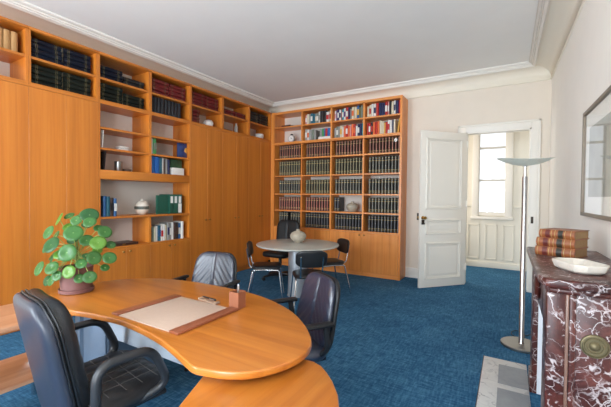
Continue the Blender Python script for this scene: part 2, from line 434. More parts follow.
mb.box(a-.125, b+.135, YH-.05, YH+.01, z1+.01, 2.86, .008); mb.box(a-.145, b+.155, YH-.07, YH+.01, .975, 1.03, .008)
mb.box(a-.02, a+.0, YH-.03, YH+.06, z0, z1); mb.box(b, b+.02, YH-.03, YH+.06, z0, z1); mb.box(a-.02, b+.02, YH-.03, YH+.06, z0-.06, z0)
mb.box(a-.02, b+.02, YH-.03, YH+.06, z1, z1+.03)
obj('window_frame', mb, MOULD, w1, world=True)
for z in (2.407, 1.757): obj('glazing_bar', MB().box(a, b, YH+.01, YH+.045, z-.021, z+.021, .004), plain('grey_white_bar', (206, 202, 194), .5), w1, world=True)
for p0, p1 in ((z0, 1.735), (1.779, 2.385), (2.429, z1)): obj('pane', MB().box(a, b, YH+.026, YH+.030, p0, p1), GLASS, w1, world=True)
mb = MB()
for q in ((-1.45, -1.2), (-1.09, -.83), (-.73, -.51), (-.415, -.2), (-.105, .09), (.19, .42), (.52, .8)):
    for e in ((q[0], q[0]+.022, .165, .865), (q[1]-.022, q[1], .165, .865), (q[0], q[1], .165, .187), (q[0], q[1], .843, .865)):
        mb.box(e[0], e[1], YH-.014, YH+.002, e[2], e[3], .004, 1)
mb.box(hx0, a-.15, YH-.03, YH+.002, 1.215, 1.25, .006); mb.box(b+.16, hx1, YH-.03, YH+.002, 1.215, 1.25, .006)
mb.box(hx0, hx1, YH-.024, YH+.002, 0, .115, .006)
struct('trim_6', mb, HALLP)

# ---------------------------------------------------------------- left wall storage
XF = -4.232; XBk = -4.618
ZT, ZM, ZU, T = 3.10, 2.81, 2.518, .022
YK = [.194+.689*i for i in range(9)]      # .194 .883 1.572 2.261 2.95 3.639 4.328 5.017 5.706
KN = plain('antique_brass_knob', (150, 112, 62), .3, metal=1.)
def knob(parent, p, axis):
    mb = MB()
    Mx = Matrix.Translation(p) @ (Matrix.Rotation(PI/2, 4, 'Y') if axis == 'x' else Matrix.Rotation(PI/2, 4, 'X'))
    mb.lathe([(0, 0), (.007, 0), (.006, .012), (.013, .018), (.015, .024), (.011, .030), (0, .032)], 14, M=Mx)
    obj('knob', mb, KN, parent, world=True)
upl = ['leftmost', 'second from left', 'third from left', 'fourth from left', 'fourth from right', 'third from right', 'second from right', 'rightmost']
ucont = {0: 'open upper cherry cubby beside the beige-book cubby, mostly outside the frame', 1: 'open upper cherry cubby unit holding beige books, at the left edge',
 2: 'open upper cherry cubby unit with navy and dark green stacks, left above the wardrobe', 3: 'open upper cherry cubby unit with low dark stacks, above the left niche shelves',
 4: 'open upper cherry cubby unit with crimson stacks over upright black volumes', 5: 'open upper cherry cubby unit with crimson stacks above a white round vase',
 6: 'open upper cherry cubby unit with a low crimson stack and a pale bottle', 7: 'open upper cherry cubby unit with black stacks, in the far corner'}
for k in range(1, 8):
    ya, yb = YK[k]+.001, YK[k+1]-.001
    t = thing('wall_cubby_unit', ucont[k], 'shelf unit', (XF, (ya+yb)/2, ZU+.0), 0, 'upper cubby units along the left wall')
    for q in (ya, yb-T): obj('side_panel', MB().box(XBk, XF, q, q+T, ZU+.001, ZT-.03), WV, t, world=True)
    mb = MB(); mb.box(XBk, XF, ya, yb, ZT-.03, ZT); mb.box(XF, XF+.020, ya, yb, ZT-.026, ZT, .003)
    obj('top_panel', mb, WY, t, world=True)
    obj('bottom_panel', MB().box(XBk, XF, ya+T, yb-T, ZU+.001, ZU+.023), WY, t, world=True)
    obj('shelf', MB().box(XBk+.008, XF-.004, ya+T, yb-T, ZM-.024, ZM), WY, t, world=True)
    obj('back_panel', MB().box(XBk-.006, XBk+.006, ya, yb, ZU+.001, ZT-.031), BACKP, t, world=True)
def wardrobe(k, lab, knobs=True):
    ya, yb = YK[k]+.0004, YK[k+1]-.0004
    t = thing('tall_cabinet', lab, 'cabinet', (XF-.2, (ya+yb)/2, 0), 0, 'tall two-door cabinets along the left wall')
    obj('cabinet_body', MB().box(XBk, XF-.024, ya, yb, .08, ZU), WV, t, world=True)
    obj('plinth', MB().box(XBk, XF-.05, ya, yb, 0, .08), WY, t, world=True)
    ym = (ya+yb)/2
    for y0, y1, ky in ((ya+.0005, ym-.0007, ym-.045), (ym+.0007, yb-.0005, ym+.045)):
        d = obj('door', MB().box(XF-.022, XF, y0, y1, .085, ZU-.024, .0015, 1), WV, t, world=True)
        if knobs: knob(d, (XF, ky, 1.006), 'x')
    obj('top_board', MB().box(XF-.022, XF, ya, yb, ZU-.021, ZU), WY, t, world=True)
wardrobe(1, 'tall plain cherry cabinet at the left edge, beneath the beige-book cubby', False)
wardrobe(2, 'tall plain cherry cabinet directly behind the potted plant, left of the open niche', False)
wardrobe(5, 'tall cherry cabinet with brass knobs, just right of the open niche')
wardrobe(6, 'tall cherry cabinet with brass knobs, between two other knobbed cabinets')
wardrobe(7, 'tall cherry cabinet with brass knobs, in the corner beside the back bookcase')
# niche shelf unit
ya, yb, ym = YK[3], YK[5], YK[4]
t = thing('open_niche_shelf', 'wide open cherry shelf niche with white back between the tall cabinets', 'shelf unit', (XF-.2, ym, .743))
for q in (ya+.001, yb-T-.001): obj('side_panel', MB().box(XBk, XF, q, q+T, .745, ZU), WV, t, world=True)
obj('divider', MB().box(XBk+.006, XF, ym-T/2-.008, ym+T/2+.008, 1.70, ZU-.024), WV, t, world=True)
obj('divider', MB().box(XBk+.006, XF-.006, ym-T/2-.008, ym+T/2+.008, .745, 1.10), WV, t, world=True)
obj('top_panel', MB().box(XBk, XF, ya+T, yb-T, ZU-.024, ZU), WY, t, world=True)
obj('deep_rail', MB().box(XBk+.006, XF, ya+T, yb-T, 1.588, 1.70, .002), WY, t, world=True)
obj('shelf', MB().box(XBk+.006, XF-.004, ya+T, yb-T, 1.10, 1.125), WY, t, world=True)
for z in (1.968, 2.218):
    for y0, y1 in ((ya+T+.001, ym-T/2-.008), (ym+T/2+.008, yb-T-.001)):
        obj('shelf', MB().box(XBk+.006, XF-.004, y0, y1, z-.024, z), WY, t, world=True)
obj('back_panel', MB().box(XBk-.006, XBk+.006, ya+T, yb-T, .745, ZU-.024), BACKP, t, world=True)
for k, lab in ((3, 'low two-door cherry cupboard under the flat brown case, nearer the potted plant'), (4, 'low two-door cherry cupboard under the row of mixed niche books')):
    ya, yb = YK[k]+.001, YK[k+1]-.001
    t = thing('base_cupboard', lab, 'cabinet', (XF-.2, (ya+yb)/2, 0), 0, 'low cupboards under the niche')
    obj('cabinet_body', MB().box(XBk, XF-.024, ya, yb, .08, .72), WV, t, world=True)
    obj('plinth', MB().box(XBk, XF-.05, ya, yb, 0, .08), WY, t, world=True)
    obj('top_board', MB().box(XBk, XF, ya, yb, .72, .743), WY, t, world=True)
    ym2 = (ya+yb)/2
    for y0, y1, ky in ((ya+.0015, ym2-.0015, ym2-.045), (ym2+.0015, yb-.0015, ym2+.045)):
        d = obj('door', MB().box(XF-.022, XF, y0, y1, .085, .718, .0015, 1), WV, t, world=True)
        knob(d, (XF, ky, .67), 'x')

# ---------------------------------------------------------------- back bookcase
BF, BB = 5.731, 6.088
XD = [-4.205, -3.51, -2.87, -2.23, -1.556]
ZS = [2.80, 2.485, 2.16, 1.815, 1.453, 1.124, .79]
t = thing('bookcase_top_section', 'upper section of the back bookcase with two shelves of mixed coloured books', 'bookcase', (-2.88, 5.9, 2.462))
tb = thing('bookcase', 'large cherry back bookcase filled with rows of uniform dark volumes', 'bookcase', (-2.88, 5.9, 0))
def vpanels(par, z0, z1):
    obj('side_panel', MB().box(XD[0]-.025, XD[0]+.055, BF-.022, BB, z0, z1), WB, par, world=True)
    obj('side_panel', MB().box(XD[4]-.034, XD[4], BF, BB, z0, z1), WB, par, world=True)
    for x in XD[1:4]: obj('divider', MB().box(x-.014, x+.014, BF, BB-.01, z0+.03, z1-.03), WB, par, world=True)
vpanels(t, 2.4625, 3.10)
mb = MB(); mb.box(XD[0]+.055, XD[4]-.034, BF, BB, 3.055, 3.10)
obj('top_panel', mb, WBX, t, world=True)
obj('bottom_panel', MB().box(XD[0]+.055, XD[4]-.034, BF, BB, 2.4625, 2.485), WBX, t, world=True)
obj('back_panel', MB().box(XD[0]+.05, XD[4]-.03, BB-.008, BB, 2.47, 3.07), BACKP, t, world=True)
vpanels(tb, 0, 2.46)
obj('top_panel', MB().box(XD[0]+.055, XD[4]-.034, BF, BB, 2.438, 2.4605), WBX, tb, world=True)
obj('back_panel', MB().box(XD[0]+.05, XD[4]-.03, BB-.008, BB, .70, 2.44), BACKP, tb, world=True)
obj('plinth', MB().box(XD[0]+.055, XD[4]-.034, BF+.004, BF+.03, 0, .075), WBX, tb, world=True)
obj('cabinet_top', MB().box(XD[0]+.055, XD[4]-.034, BF, BB-.01, .768, .79), WBX, tb, world=True)
def bay(i):
    x0 = XD[i]+(.055 if i == 0 else .014); x1 = XD[i+1]-(.034 if i == 3 else .014); return x0, x1
for i in range(4):
    x0, x1 = bay(i)
    for z in ZS[2:6]: obj('shelf', MB().box(x0, x1, BF+.004, BB-.01, z-.024, z), WBX, tb, world=True)
    obj('shelf', MB().box(x0, x1, BF+.004, BB-.01, ZS[0]-.024, ZS[0]), WBX, t, world=True)
    d = obj('door', MB().box(x0-.012, x1+(.012 if i < 3 else -.001), BF-.018, BF-.001, .08, .765, .0015, 1), WB, tb, world=True)
    kx = x1-.03 if i % 2 == 0 else x0+.03
    knob(d, (kx, BF-.018, .725), 'y')

# ---------------------------------------------------------------- books
def book_mesh(nm, th, h, dp, cover, orient='up', bands=(), patch=None, curved=True):
    """local: spine towards -y, width x, height z, origin at base centre of spine; slots cover, pages, band"""
    mb = MB(); bt = .0028
    mb.slot = 0
    mb.box(-th/2, -th/2+bt, .004, dp, 0, h); mb.box(th/2-bt, th/2, .004, dp, 0, h)
    n = 6; poly = [(-th/2, .0045)]
    for k in range(1, n): a = PI*k/n; poly.append((-th/2*math.cos(a), .0045-.0165*math.sin(a)*(1 if curved else .1)))
    poly += [(th/2, .0045), (th/2, .008), (-th/2, .008)]
    mb.prism(poly, 0, h)
    mb.slot = 1; mb.box(-th/2+bt, th/2-bt, .007, dp-.004, .003, h-.003)
    mb.slot = 2
    for z, hh in bands:
        p2 = [(x*1.01, y-.0009 if y < .0046 else y) for x, y in poly]; mb.prism(p2, z*h, z*h+hh)
    if patch:
        z0, z1, w = patch; mb.box(-th/2*w, th/2*w, -.0042 if not curved else -.0136, .0, z0*h, z1*h)
    me_o = (mb, [cover, PAGES, GOLD])
    return me_o
def mesh_from(nm, mb, mats, M=None):
    if M is not None: bmesh.ops.transform(mb.bm, matrix=M, verts=mb.bm.verts)
    me = bpy.data.meshes.new(nm); mb.bm.to_mesh(me); mb.bm.free()
    for m in mats: me.materials.append(m)
    try: me.set_sharp_from_angle(angle=math.radians(35))
    except Exception: pass
    return me
def place(nm, me, loc, rz, label, cat, group=None, rx=0., ry=0.):
    o = bpy.data.objects.new(nm, me); COL.objects.link(o); o.location = loc; o.rotation_euler = (rx, ry, rz)
    return tag(o, label, cat, group)
BCOL = {'brown': (60, 36, 28), 'olive': (50, 47, 34), 'charcoal': (44, 43, 38), 'maroon': (70, 40, 33), 'black': (30, 30, 32), 'navy': (30, 34, 56), 'green': (30, 36, 30), 'crimson': (104, 30, 32)}
BM = {k: plain('binding_'+k, v, .4, spec=.35, noise=.12, nscale=30) for k, v in BCOL.items()}
std = ((.09, .005), (.17, .010), (.74, .012), (.90, .005))
volmesh = {}
for k in BCOL:
    th = .048
    mb, mats = book_mesh(k, th, .262, .22, BM[k], bands=std)
    mb.slot = 3; mb.box(-.008, .008, -.0126, -.010, .004, .258, .0008, 1)  # pale strip down each spine, a highlight put into the colour
    mats = mats + [plain('painted_spine_sheen_'+k, tuple(min(255, v*2.3+14) for v in BCOL[k]), .45, noise=.15, nscale=60)]; volmesh[k] = mesh_from('bound_volume', mb, mats)
bayn = ['leftmost bay', 'second bay from left', 'third bay from left', 'rightmost bay']
rown = ['top shelf', 'second shelf down', 'third shelf down', 'fourth shelf down', 'fifth shelf down', 'sixth shelf down', 'lowest open shelf']
rows = {2: ['brown', 'brown', 'brown', 'brown'], 3: ['olive', 'olive', 'olive', 'charcoal'], 4: ['charcoal', 'olive', 'charcoal', 'charcoal'], 5: ['maroon', 'maroon', 'black', 'charcoal'], 6: ['charcoal', 'black', 'black', 'black']}
for r, cs in rows.items():
    for i, c in enumerate(cs):
        x0, x1 = bay(i); nn = 10; step = .0572
        if r == 5 and i == 2: nn = 2
        lab = '%s volume in the uniform row, %s, %s of back bookcase' % (c, rown[r], bayn[i])
        if r == 5 and i == 2: lab = 'black volume beside the pale vase on the sixth shelf of the back bookcase'
        hz = {2: 1.035, 3: 1.12, 4: 1.04, 5: 1.0, 6: 1.07}[r]
        for j in range(nn):
            if r == 6 and i == 0 and j == 4: continue
            if r == 4 and False: continue
            x = x1 - .002 - step*(nn-j-.5) if nn == 10 else x0+.02+step*(j+.5)
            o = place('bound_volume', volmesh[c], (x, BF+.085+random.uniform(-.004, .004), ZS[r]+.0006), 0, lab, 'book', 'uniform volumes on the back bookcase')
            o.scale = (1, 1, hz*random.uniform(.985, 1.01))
            if r == 2 and i == 3 and j == 8:
                o['label'] = 'brown volume with a round white sticker on its spine, rightmost bay'
                mb = MB(); mb.lathe([(0, 0), (.028, 0), (.028, .002), (0, .002)], 20, M=Matrix.Translation((0, -.0127, .205))@Matrix.Rotation(PI/2, 4, 'X'))
                obj('round_sticker', mb, WHITEC, o)['label'] = 'round white sticker'
# coloured books of the two top shelves
CC = {'white': (226, 222, 214), 'cream': (216, 204, 176), 'pink': (214, 150, 146), 'teal': (38, 98, 116), 'grey': (150, 148, 142), 'grey-green': (120, 130, 116), 'black': (34, 30, 30), 'navy': (36, 42, 82),
      'blue': (50, 98, 148), 'red': (184, 40, 36), 'dark red': (122, 28, 34), 'orange': (222, 104, 52), 'yellow': (222, 168, 68), 'olive': (116, 112, 72), 'purple': (96, 58, 110), 'turquoise': (42, 150, 164), 'green': (70, 150, 84), 'dark green': (30, 84, 66), 'brown': (70, 46, 36), 'beige': (178, 134, 84), 'cobalt': (28, 96, 170)}
CM = {k: plain('cover_'+k.replace(' ', '_'), v, .5) for k, v in CC.items()}
ordn = ['first', 'second', 'third', 'fourth', 'fifth', 'sixth', 'seventh', 'eighth', 'ninth', 'tenth', 'eleventh', 'twelfth', 'thirteenth', 'fourteenth', 'fifteenth', 'sixteenth']
ART = {}
def cbook(c, th, h, dp, loc, rz, label, group, pc=None, ry=0., rx=0., cat='book', nm='book', pages=PAGES):
    mb, mats = book_mesh(nm, th, h, dp, CM[c], patch=(.30, .72, .8) if pc else None, bands=() , curved=th > .025)
    mats = [CM[c], pages, CM[pc] if pc else CM[c]]
    return place(nm, mesh_from(nm, mb, mats), loc, rz, label, cat, group, rx, ry)
def colour_row(r, i, spec, xs=None):
    x0, x1 = bay(i); n = len(spec); tot = sum(s[1] for s in spec)
    gap = .014; x = x0+.016; sc = (x1-x0-.026)/tot if xs is None else xs
    for j, s in enumerate(spec):
        c, th, h = s[0], s[1]*sc, s[2]; pc = s[3] if len(s) > 3 else None
        side_ = '%s from left' % ordn[j] if j < n-1 else 'last at the right'
        lab = '%s book, %s, %s, %s of back bookcase' % (c, side_, rown[r], bayn[i])
        cbook(c, th-.0012, h, .17, (x+th/2, BF+.075+random.uniform(0, .015), ZS[r]+.0006), 0, lab, 'mixed books on the top two shelves', pc)
        x += th
colour_row(0, 1, [('pink', .04, .19, 'white'), ('cream', .05, .205), ('grey', .03, .2), ('teal', .05, .215, 'white'), ('teal', .05, .2), ('grey', .03, .2, 'cream'), ('grey-green', .045, .2, 'white'), ('white', .03, .225, 'grey'), ('black', .075, .235), ('black', .06, .235), ('white', .06, .2, 'red'), ('cream', .06, .22, 'red')])
colour_row(0, 2, [('white', .035, .2, 'pink'), ('purple', .03, .215), ('navy', .035, .22, 'white'), ('white', .045, .21, 'navy'), ('dark red', .025, .205), ('turquoise', .035, .215, 'white'), ('white', .04, .225, 'purple'), ('red', .05, .235, 'white'), ('navy', .045, .23), ('grey', .03, .2), ('cream', .055, .225, 'orange'), ('cream', .05, .225), ('blue', .05, .245, 'yellow'), ('olive', .035, .21), ('grey-green', .045, .24), ('black', .025, .245)])
colour_row(0, 3, [('cream', .045, .2), ('cream', .045, .22, 'red'), ('white', .05, .235), ('white', .05, .23, 'navy'), ('red', .055, .24), ('navy', .045, .245), ('navy', .05, .235), ('navy', .035, .23), ('red', .05, .245, 'white'), ('pink', .035, .24, 'white'), ('black', .04, .25), ('cream', .05, .23), ('white', .04, .24, 'navy'), ('navy', .055, .24), ('red', .045, .235)])
colour_row(1, 1, [('grey', .05, .23, 'white'), ('white', .045, .22, 'orange'), ('grey', .055, .215), ('grey-green', .05, .21), ('grey', .045, .2)], 1.0)
x0, x1 = bay(1)
bw = place('book', mesh_from('book', *(lambda q: (q[0], [CM['white'], PAGES, CM['orange']]))(book_mesh('b', .058, .27, .2, CM['white'])), M=Matrix.Translation((0, 0, .029)) @ Matrix.Rotation(PI/2, 4, 'Y') @ Matrix.Translation((0, 0, -.135))),
           (x1-.15, BF+.06, ZS[1]+.0006), 0, 'thick white book lying flat under small books, second shelf of the back bookcase', 'book', 'mixed books on the top two shelves')
x = x1-.27
for j, (c, th) in enumerate((('grey', .05), ('green', .04), ('blue', .03), ('red', .045), ('cobalt', .06), ('white', .025))):
    cbook(c, th-.001, .15, .13, (x+th/2, BF+.08, ZS[1]+.0595), 0, 'small %s book standing on the flat white book, second shelf down, back bookcase' % c, 'mixed books on the top two shelves'); x += th
colour_row(1, 2, [('grey', .045, .195), ('grey-green', .05, .215, 'white'), ('grey', .04, .215), ('cream', .05, .225, 'yellow'), ('white', .035, .2), ('orange', .045, .215), ('red', .05, .23, 'white'), ('orange', .04, .215), ('pink', .035, .2), ('orange', .05, .235), ('red', .05, .235, 'orange'), ('white', .045, .2), ('navy', .05, .225, 'white'), ('navy', .045, .23), ('turquoise', .05, .235)])
colour_row(1, 3, [('red', .04, .215), ('red', .045, .225, 'white'), ('black', .05, .225, 'red'), ('orange', .05, .23), ('red', .045, .235), ('orange', .05, .24), ('cream', .055, .24), ('cream', .045, .225), ('yellow', .03, .2), ('red', .045, .21), ('white', .05, .24, 'red'), ('white', .045, .235), ('navy', .03, .24), ('cream', .045, .24)], .82)
cbook('yellow', .03, .245, .17, (bay(3)[1]-.055, BF+.075, ZS[1]+.0028), 0, 'yellow book leaning at the right end of the second shelf of back bookcase', 'mixed books on the top two shelves', ry=.12)
# flat dark red books + clock, leftmost top cubbies
for j, (c, w) in enumerate((('dark red', .26), ('brown', .22))):
    mb, mats = book_mesh('b', .02, w, .19, CM[c], curved=False)
    place('book', mesh_from('book', mb, [CM[c], PAGES, CM[c]], M=Matrix.Translation((0, 0, .01)) @ Matrix.Rotation(PI/2, 4, 'Y') @ Matrix.Translation((0, 0, -w/2))),
          (-3.99+.06*j, BF+.06, ZS[0]+.0006+.0205*j), .05-.12*j, '%s book lying flat in the emptiest top cubby of the back bookcase' % c, 'book')
ck = thing('desk_clock', 'small round pale alarm clock with dark bell in the corner bookcase cubby', 'clock', (-3.84, BF+.13, ZS[1]+.0005))
mb = MB(); Mx = Matrix.Translation((0, .02, .085)) @ Matrix.Rotation(PI/2, 4, 'X')
mb.lathe([(0, -.025), (.06, -.025), (.075, -.015), (.075, .02), (.068, .028), (.06, .026), (0, .024)], 28, M=Mx); obj('clock_body', mb, plain('clock_grey', (176, 172, 164), .4), ck)
mb = MB(); mb.lathe([(0, .0245), (.058, .0245), (.058, .027), (0, .027)], 28, M=Mx); obj('dial', mb, WHITEC, ck)
mb = MB(); mb.box(-.003, .003, -.009, -.007, .083, .125); mb.box(-.003, .032, -.009, -.007, .083, .088); obj('hands', mb, BLKP, ck)
mb = MB(); mb.lathe([(0, 0), (.03, 0), (.026, .018), (.012, .028), (0, .03)], 16, c=(0, .02, .158)); obj('bell', mb, BLKP, ck)
mb = MB()
for s in (-1, 1): mb.tube([(s*.035, .02, .025), (s*.05, .02, .008)], .006, 8)
obj('foot', mb, BLKP, ck)
def lathe_thing(name, label, cat, loc, prof, mat, seg=32, ex=1., ey=1.):
    mb = MB(); mb.lathe(prof, seg, ex=ex, ey=ey); o = obj(name, mb, mat, loc=None); o.location = loc
    return tag(o, label, cat)
STONE = plain('greige_stoneware', (168, 158, 140), .55, noise=.1, nscale=25)
vp = [(0, 0), (.05, 0), (.055, .006), (.095, .035), (.118, .075), (.116, .11), (.09, .142), (.05, .16), (.028, .166), (.024, .182), (.03, .19), (.02, .19), (.016, .17), (0, .168)]
lathe_thing('vase', 'squat greige stoneware vase alone among books, sixth shelf of back bookcase', 'vase', (-2.485, BF+.14, ZS[5]+.0005), vp, STONE)

# stacks lying flat on the left upper cubbies (spines towards the room)
flat = {}
GOLDD = plain('dim_gold_tooling', (110, 98, 66), .5)
BM['navy'] = plain('ink_navy_binding', (20, 24, 37), .5, spec=.15); BM['green'] = plain('bottle_green_binding', (24, 28, 23), .5, spec=.15); BM['jet'] = plain('jet_binding', (30, 30, 36), .4, spec=.4)
mb, mats = book_mesh('jet', .054, .235, .2, BM['jet']); volmesh['jet'] = mesh_from('bound_volume', mb, mats)
def flatmesh(c, th, Ls):
    key = (c, th, Ls)
    if key not in flat:
        mb, mats = book_mesh('f', th, Ls, .23, BM[c], bands=((.14, .004), (.19, .004), (.78, .004), (.83, .004)))
        # spine to +x, long side along y, lying down
        M = Matrix.Rotation(PI/2, 4, 'Z') @ Matrix.Translation((0, 0, th/2)) @ Matrix.Rotation(PI/2, 4, 'Y') @ Matrix.Translation((0, 0, -Ls/2))
        flat[key] = mesh_from('bound_volume', mb, [mats[0], mats[1], GOLDD], M)
    return flat[key]
def stack(yc, z, c, n, lab, th=.054, Ls=.285, xx=XF-.06):
    for q in range(n):
        place('bound_volume', flatmesh(c, th, Ls), (xx+random.uniform(-.006, .006), yc+random.uniform(-.004, .004), z+.0006+q*(th+.0008)), 0, lab, 'book', 'bound volumes lying in stacks in the upper cubbies')
zl = ZU+.023
def st2(k, z, c, n1, n2, l1, l2, **kw):
    y0 = YK[k]+.03
    if n1: stack(y0+.155, z, c, n1, l1, **kw)
    if n2: stack(y0+.155+.302, z, c, n2, l2, **kw)
st2(2, ZM, 'navy', 4, 4, 'navy volume lying in the left stack, upper shelf of the navy-and-green cubby', 'navy volume lying in the right stack, upper shelf of the navy-and-green cubby')
st2(2, zl, 'green', 4, 4, 'dark green volume lying in the left stack, lower shelf of the navy-and-green cubby', 'dark green volume lying in the right stack, lower shelf of the navy-and-green cubby')
st2(3, ZM, 'navy', 3, 0, 'navy volume lying in the left stack of the cubby above the niche', '')
stack(YK[3]+.03+.457, ZM, 'black', 2, 'black volume lying in the low stack of the cubby above the niche')
st2(3, zl, 'green', 4, 3, 'dark green volume in the left lower stack of the cubby above the niche', 'dark green volume in the right lower stack of the cubby above the niche')
st2(4, ZM, 'crimson', 4, 4, 'crimson volume in the left stack above the upright black volumes', 'crimson volume in the right stack above the upright black volumes')
for j in range(9):
    place('bound_volume', volmesh['jet'], (XF-.07, YK[4]+.05+.0285+j*.0575, zl+.0006), PI/2, 'upright black volume in the row beneath the crimson stacks, left wall cubby', 'book', 'upright black volumes in an upper cubby')
st2(5, ZM, 'crimson', 4, 4, 'crimson volume in the left stack above the white round vase', 'crimson volume in the right stack above the white round vase')
stack(YK[5]+.13, zl, 'crimson', 4, 'crimson volume in the small stack beside the white round vase', Ls=.17, xx=XF-.06)
st2(6, ZM, 'crimson', 2, 2, 'crimson volume in the low left stack above the pale bottle', 'crimson volume in the low right stack above the pale bottle')
stack(YK[6]+.19, zl, 'charcoal', 1, 'dark volume lying flat left of the pale bottle', Ls=.2, th=.03)
st2(7, ZM, 'black', 4, 4, 'black volume in the left stack of the corner cubby', 'black volume in the right stack of the corner cubby')
# beige books far left
for j in range(8):
    y = 1.06+j*.0592
    cbook('beige', .058, .20, .17, (XF-.05, y, ZM+.0006), PI/2, 'beige book in the upright row in the far left upper cubby', 'beige books in the far left cubby')
lathe_thing('round_vase', 'white round vase in the upper cubby beneath crimson stacks', 'vase', (XF-.15, 4.14, zl+.0005), [(0, 0), (.035, 0), (.068, .02), (.083, .056), (.08, .09), (.056, .118), (.026, .128), (.022, .12), (0, .118)], WHITEC)
lathe_thing('bottle', 'slim pale grey bottle standing in the upper cubby under the low crimson stack', 'bottle', (XF-.13, 4.80, zl+.0005), [(0, 0), (.028, 0), (.032, .02), (.032, .12), (.018, .16), (.016, .19), (0, .19)], plain('pale_grey_glaze', (178, 174, 166), .4))
lathe_thing('bowl', 'white rounded bowl in the corner upper cubby below black stacks', 'bowl', (XF-.15, 5.5, zl+.0005), [(0, 0), (.05, 0), (.085, .028), (.096, .07), (.088, .105), (.08, .105), (.082, .07), (0, .03)], WHITEC)

# niche contents
def rowy(items, y, z, base, pre, grp, x=XF-.05, dp=.18):
    n = len(items)
    for j, s in enumerate(items):
        c, th, h = s[:3]; pc = s[3] if len(s) > 3 else None
        cbook(c, th-.001, h, dp, (x-random.uniform(0, .015), y+th/2, z+.0006), PI/2, pre % ('%s book' % c, '%s from left' % ordn[j]), grp, pc); y += th
    return y
rowy([('dark green', .025, .2), ('grey-green', .035, .205), ('cream', .03, .2), ('white', .03, .215), ('teal', .05, .22, 'blue'), ('white', .035, .205, 'red'), ('white', .03, .235), ('cream', .04, .22), ('grey', .035, .255, 'navy'), ('grey', .04, .24, 'white'), ('white', .035, .255), ('brown', .045, .25), ('black', .045, .245, 'brown'), ('blue', .045, .23, 'white'), ('white', .05, .258)], 2.985, .743, 0, '%s, %s in the mixed row at the niche bottom', 'mixed books at the bottom of the niche')
rowy([('blue', .04, .255), ('teal', .045, .25), ('brown', .045, .235, 'black'), ('blue', .04, .225, 'white')], 2.345, 1.125, 0, '%s, %s in the small group beside the banded vase', 'books at the left of the niche shelf')
BIND = plain('white_label', (228, 226, 220), .6)
def binder(c, th, h, dp, loc, rz, lab, grp, nm='ring_binder'):
    t = thing(nm, lab, 'binder', loc, rz, grp)
    mb = MB(); mb.box(-th/2, th/2, 0, .004, 0, h, .001); mb.box(-th/2, -th/2+.003, .004, dp, 0, h); mb.box(th/2-.003, th/2, .004, dp, 0, h); obj('cover', mb, CM[c], t)
    obj('paper_block', MB().box(-th/2+.005, th/2-.005, .03, dp-.012, .008, h-.012), PAGES, t)
    obj('spine_label', MB().box(-th*.3, th*.3, -.001, .0005, h*.55, h*.9), BIND, t)['label'] = 'white spine label'
    return t
obj_green = binder('dark green', .07, .285, .24, (XF-.06, 3.345, 1.1255), PI/2, 'first dark green binder with white label, right of the banded vase', 'green ring binders in the niche')
binder('dark green', .07, .285, .24, (XF-.06, 3.417, 1.1255), PI/2, 'middle dark green binder of the three right of the banded vase', 'green ring binders in the niche')
b3 = binder('dark green', .075, .285, .24, (XF-.06, 3.491, 1.1255), PI/2, 'rightmost dark green binder with a pale lower spine beside niche end', 'green ring binders in the niche')
obj('spine_label', MB().box(-.03, .03, -.0012, .0005, .01, .15), BIND, b3)['label'] = 'pale lower spine label'
mb = MB(); mb.box(-.09, .09, 0, .006, 0, .27); mb.box(-.09, .09, .006, .03, .004, .266); mb.box(-.09, .09, .03, .036, 0, .27)
fo = obj('document_folder', mb, CM['dark green'], loc=None); fo.location = (XF-.09, 3.215, 1.1255); fo.rotation_euler = (0, 0, PI/2); tag(fo, 'flat dark green folder facing out, left of the binders', 'folder')
BAND = plain('dark_band_glaze', (84, 88, 80), .5, noise=.2, nscale=40)
t = thing('banded_vase', 'cream globe vase with a dark belt on the niche shelf', 'vase', (XF-.18, 2.945, 1.1255))
mb = MB(); pr = [(0, 0), (.042, 0), (.07, .022), (.089, .06), (.094, .095), (.089, .13), (.07, .166), (.04, .186), (.018, .192), (.017, .212), (.022, .22), (.014, .22), (0, .2)]
mb.lathe(pr, 36); obj('body', mb, plain('cream_glaze', (222, 212, 196), .4), t)
mb = MB(); mb.lathe([(.0915, .074), (.095, .082), (.0962, .095), (.095, .108), (.0915, .116), (.087, .116), (.087, .074)], 36); obj('belt', mb, BAND, t)['label'] = 'dark textured belt'
t = thing('document_case', 'flat dark brown case lying on the niche bottom behind the plant', 'case', (XF-.16, 2.60, .7435))
obj('case_body', MB().box(-.12, .12, -.2, .2, 0, .03, .004), plain('dark_brown_leather', (62, 42, 36), .4), t)
obj('clasp', MB().box(.119, .124, -.02, .02, .01, .022), BRASS, t)
# niche upper left
bk = obj('booklet', MB().box(-.08, .08, -.004, .004, .0, .215, .001), CM['white'], loc=None); bk.location = (XF-.13, 2.365, 1.969); bk.rotation_euler = (-.07, 0, PI/2-1.45+PI/2-.1)
bk.rotation_euler = (0, 0, 0); bk.location = (XF-.11, 2.33, 1.9685)
tag(bk, 'thin white booklet standing at the left end of the niche shelf', 'booklet')
bk.rotation_euler = (-.07, 0, 0); bk.location = (XF-.11, 2.325, 1.969)
t = thing('small_box', 'small white rounded box on the middle left niche shelf', 'box', (XF-.17, 2.655, 1.9685))
obj('box_base', MB().box(-.055, .055, -.062, .062, 0, .038, .014, 3), WHITEC, t); obj('lid', MB().box(-.057, .057, -.064, .064, .039, .062, .01, 3), WHITEC, t)
t = thing('metal_tin', 'dark shiny cylindrical tin on the niche rail', 'tin', (XF-.17, 2.605, 1.7005))
mb = MB(); mb.lathe([(0, 0), (.046, 0), (.048, .003), (.048, .11), (0, .11)], 28); obj('tin_body', mb, plain('pewter', (150, 148, 144), .28, metal=.9), t)
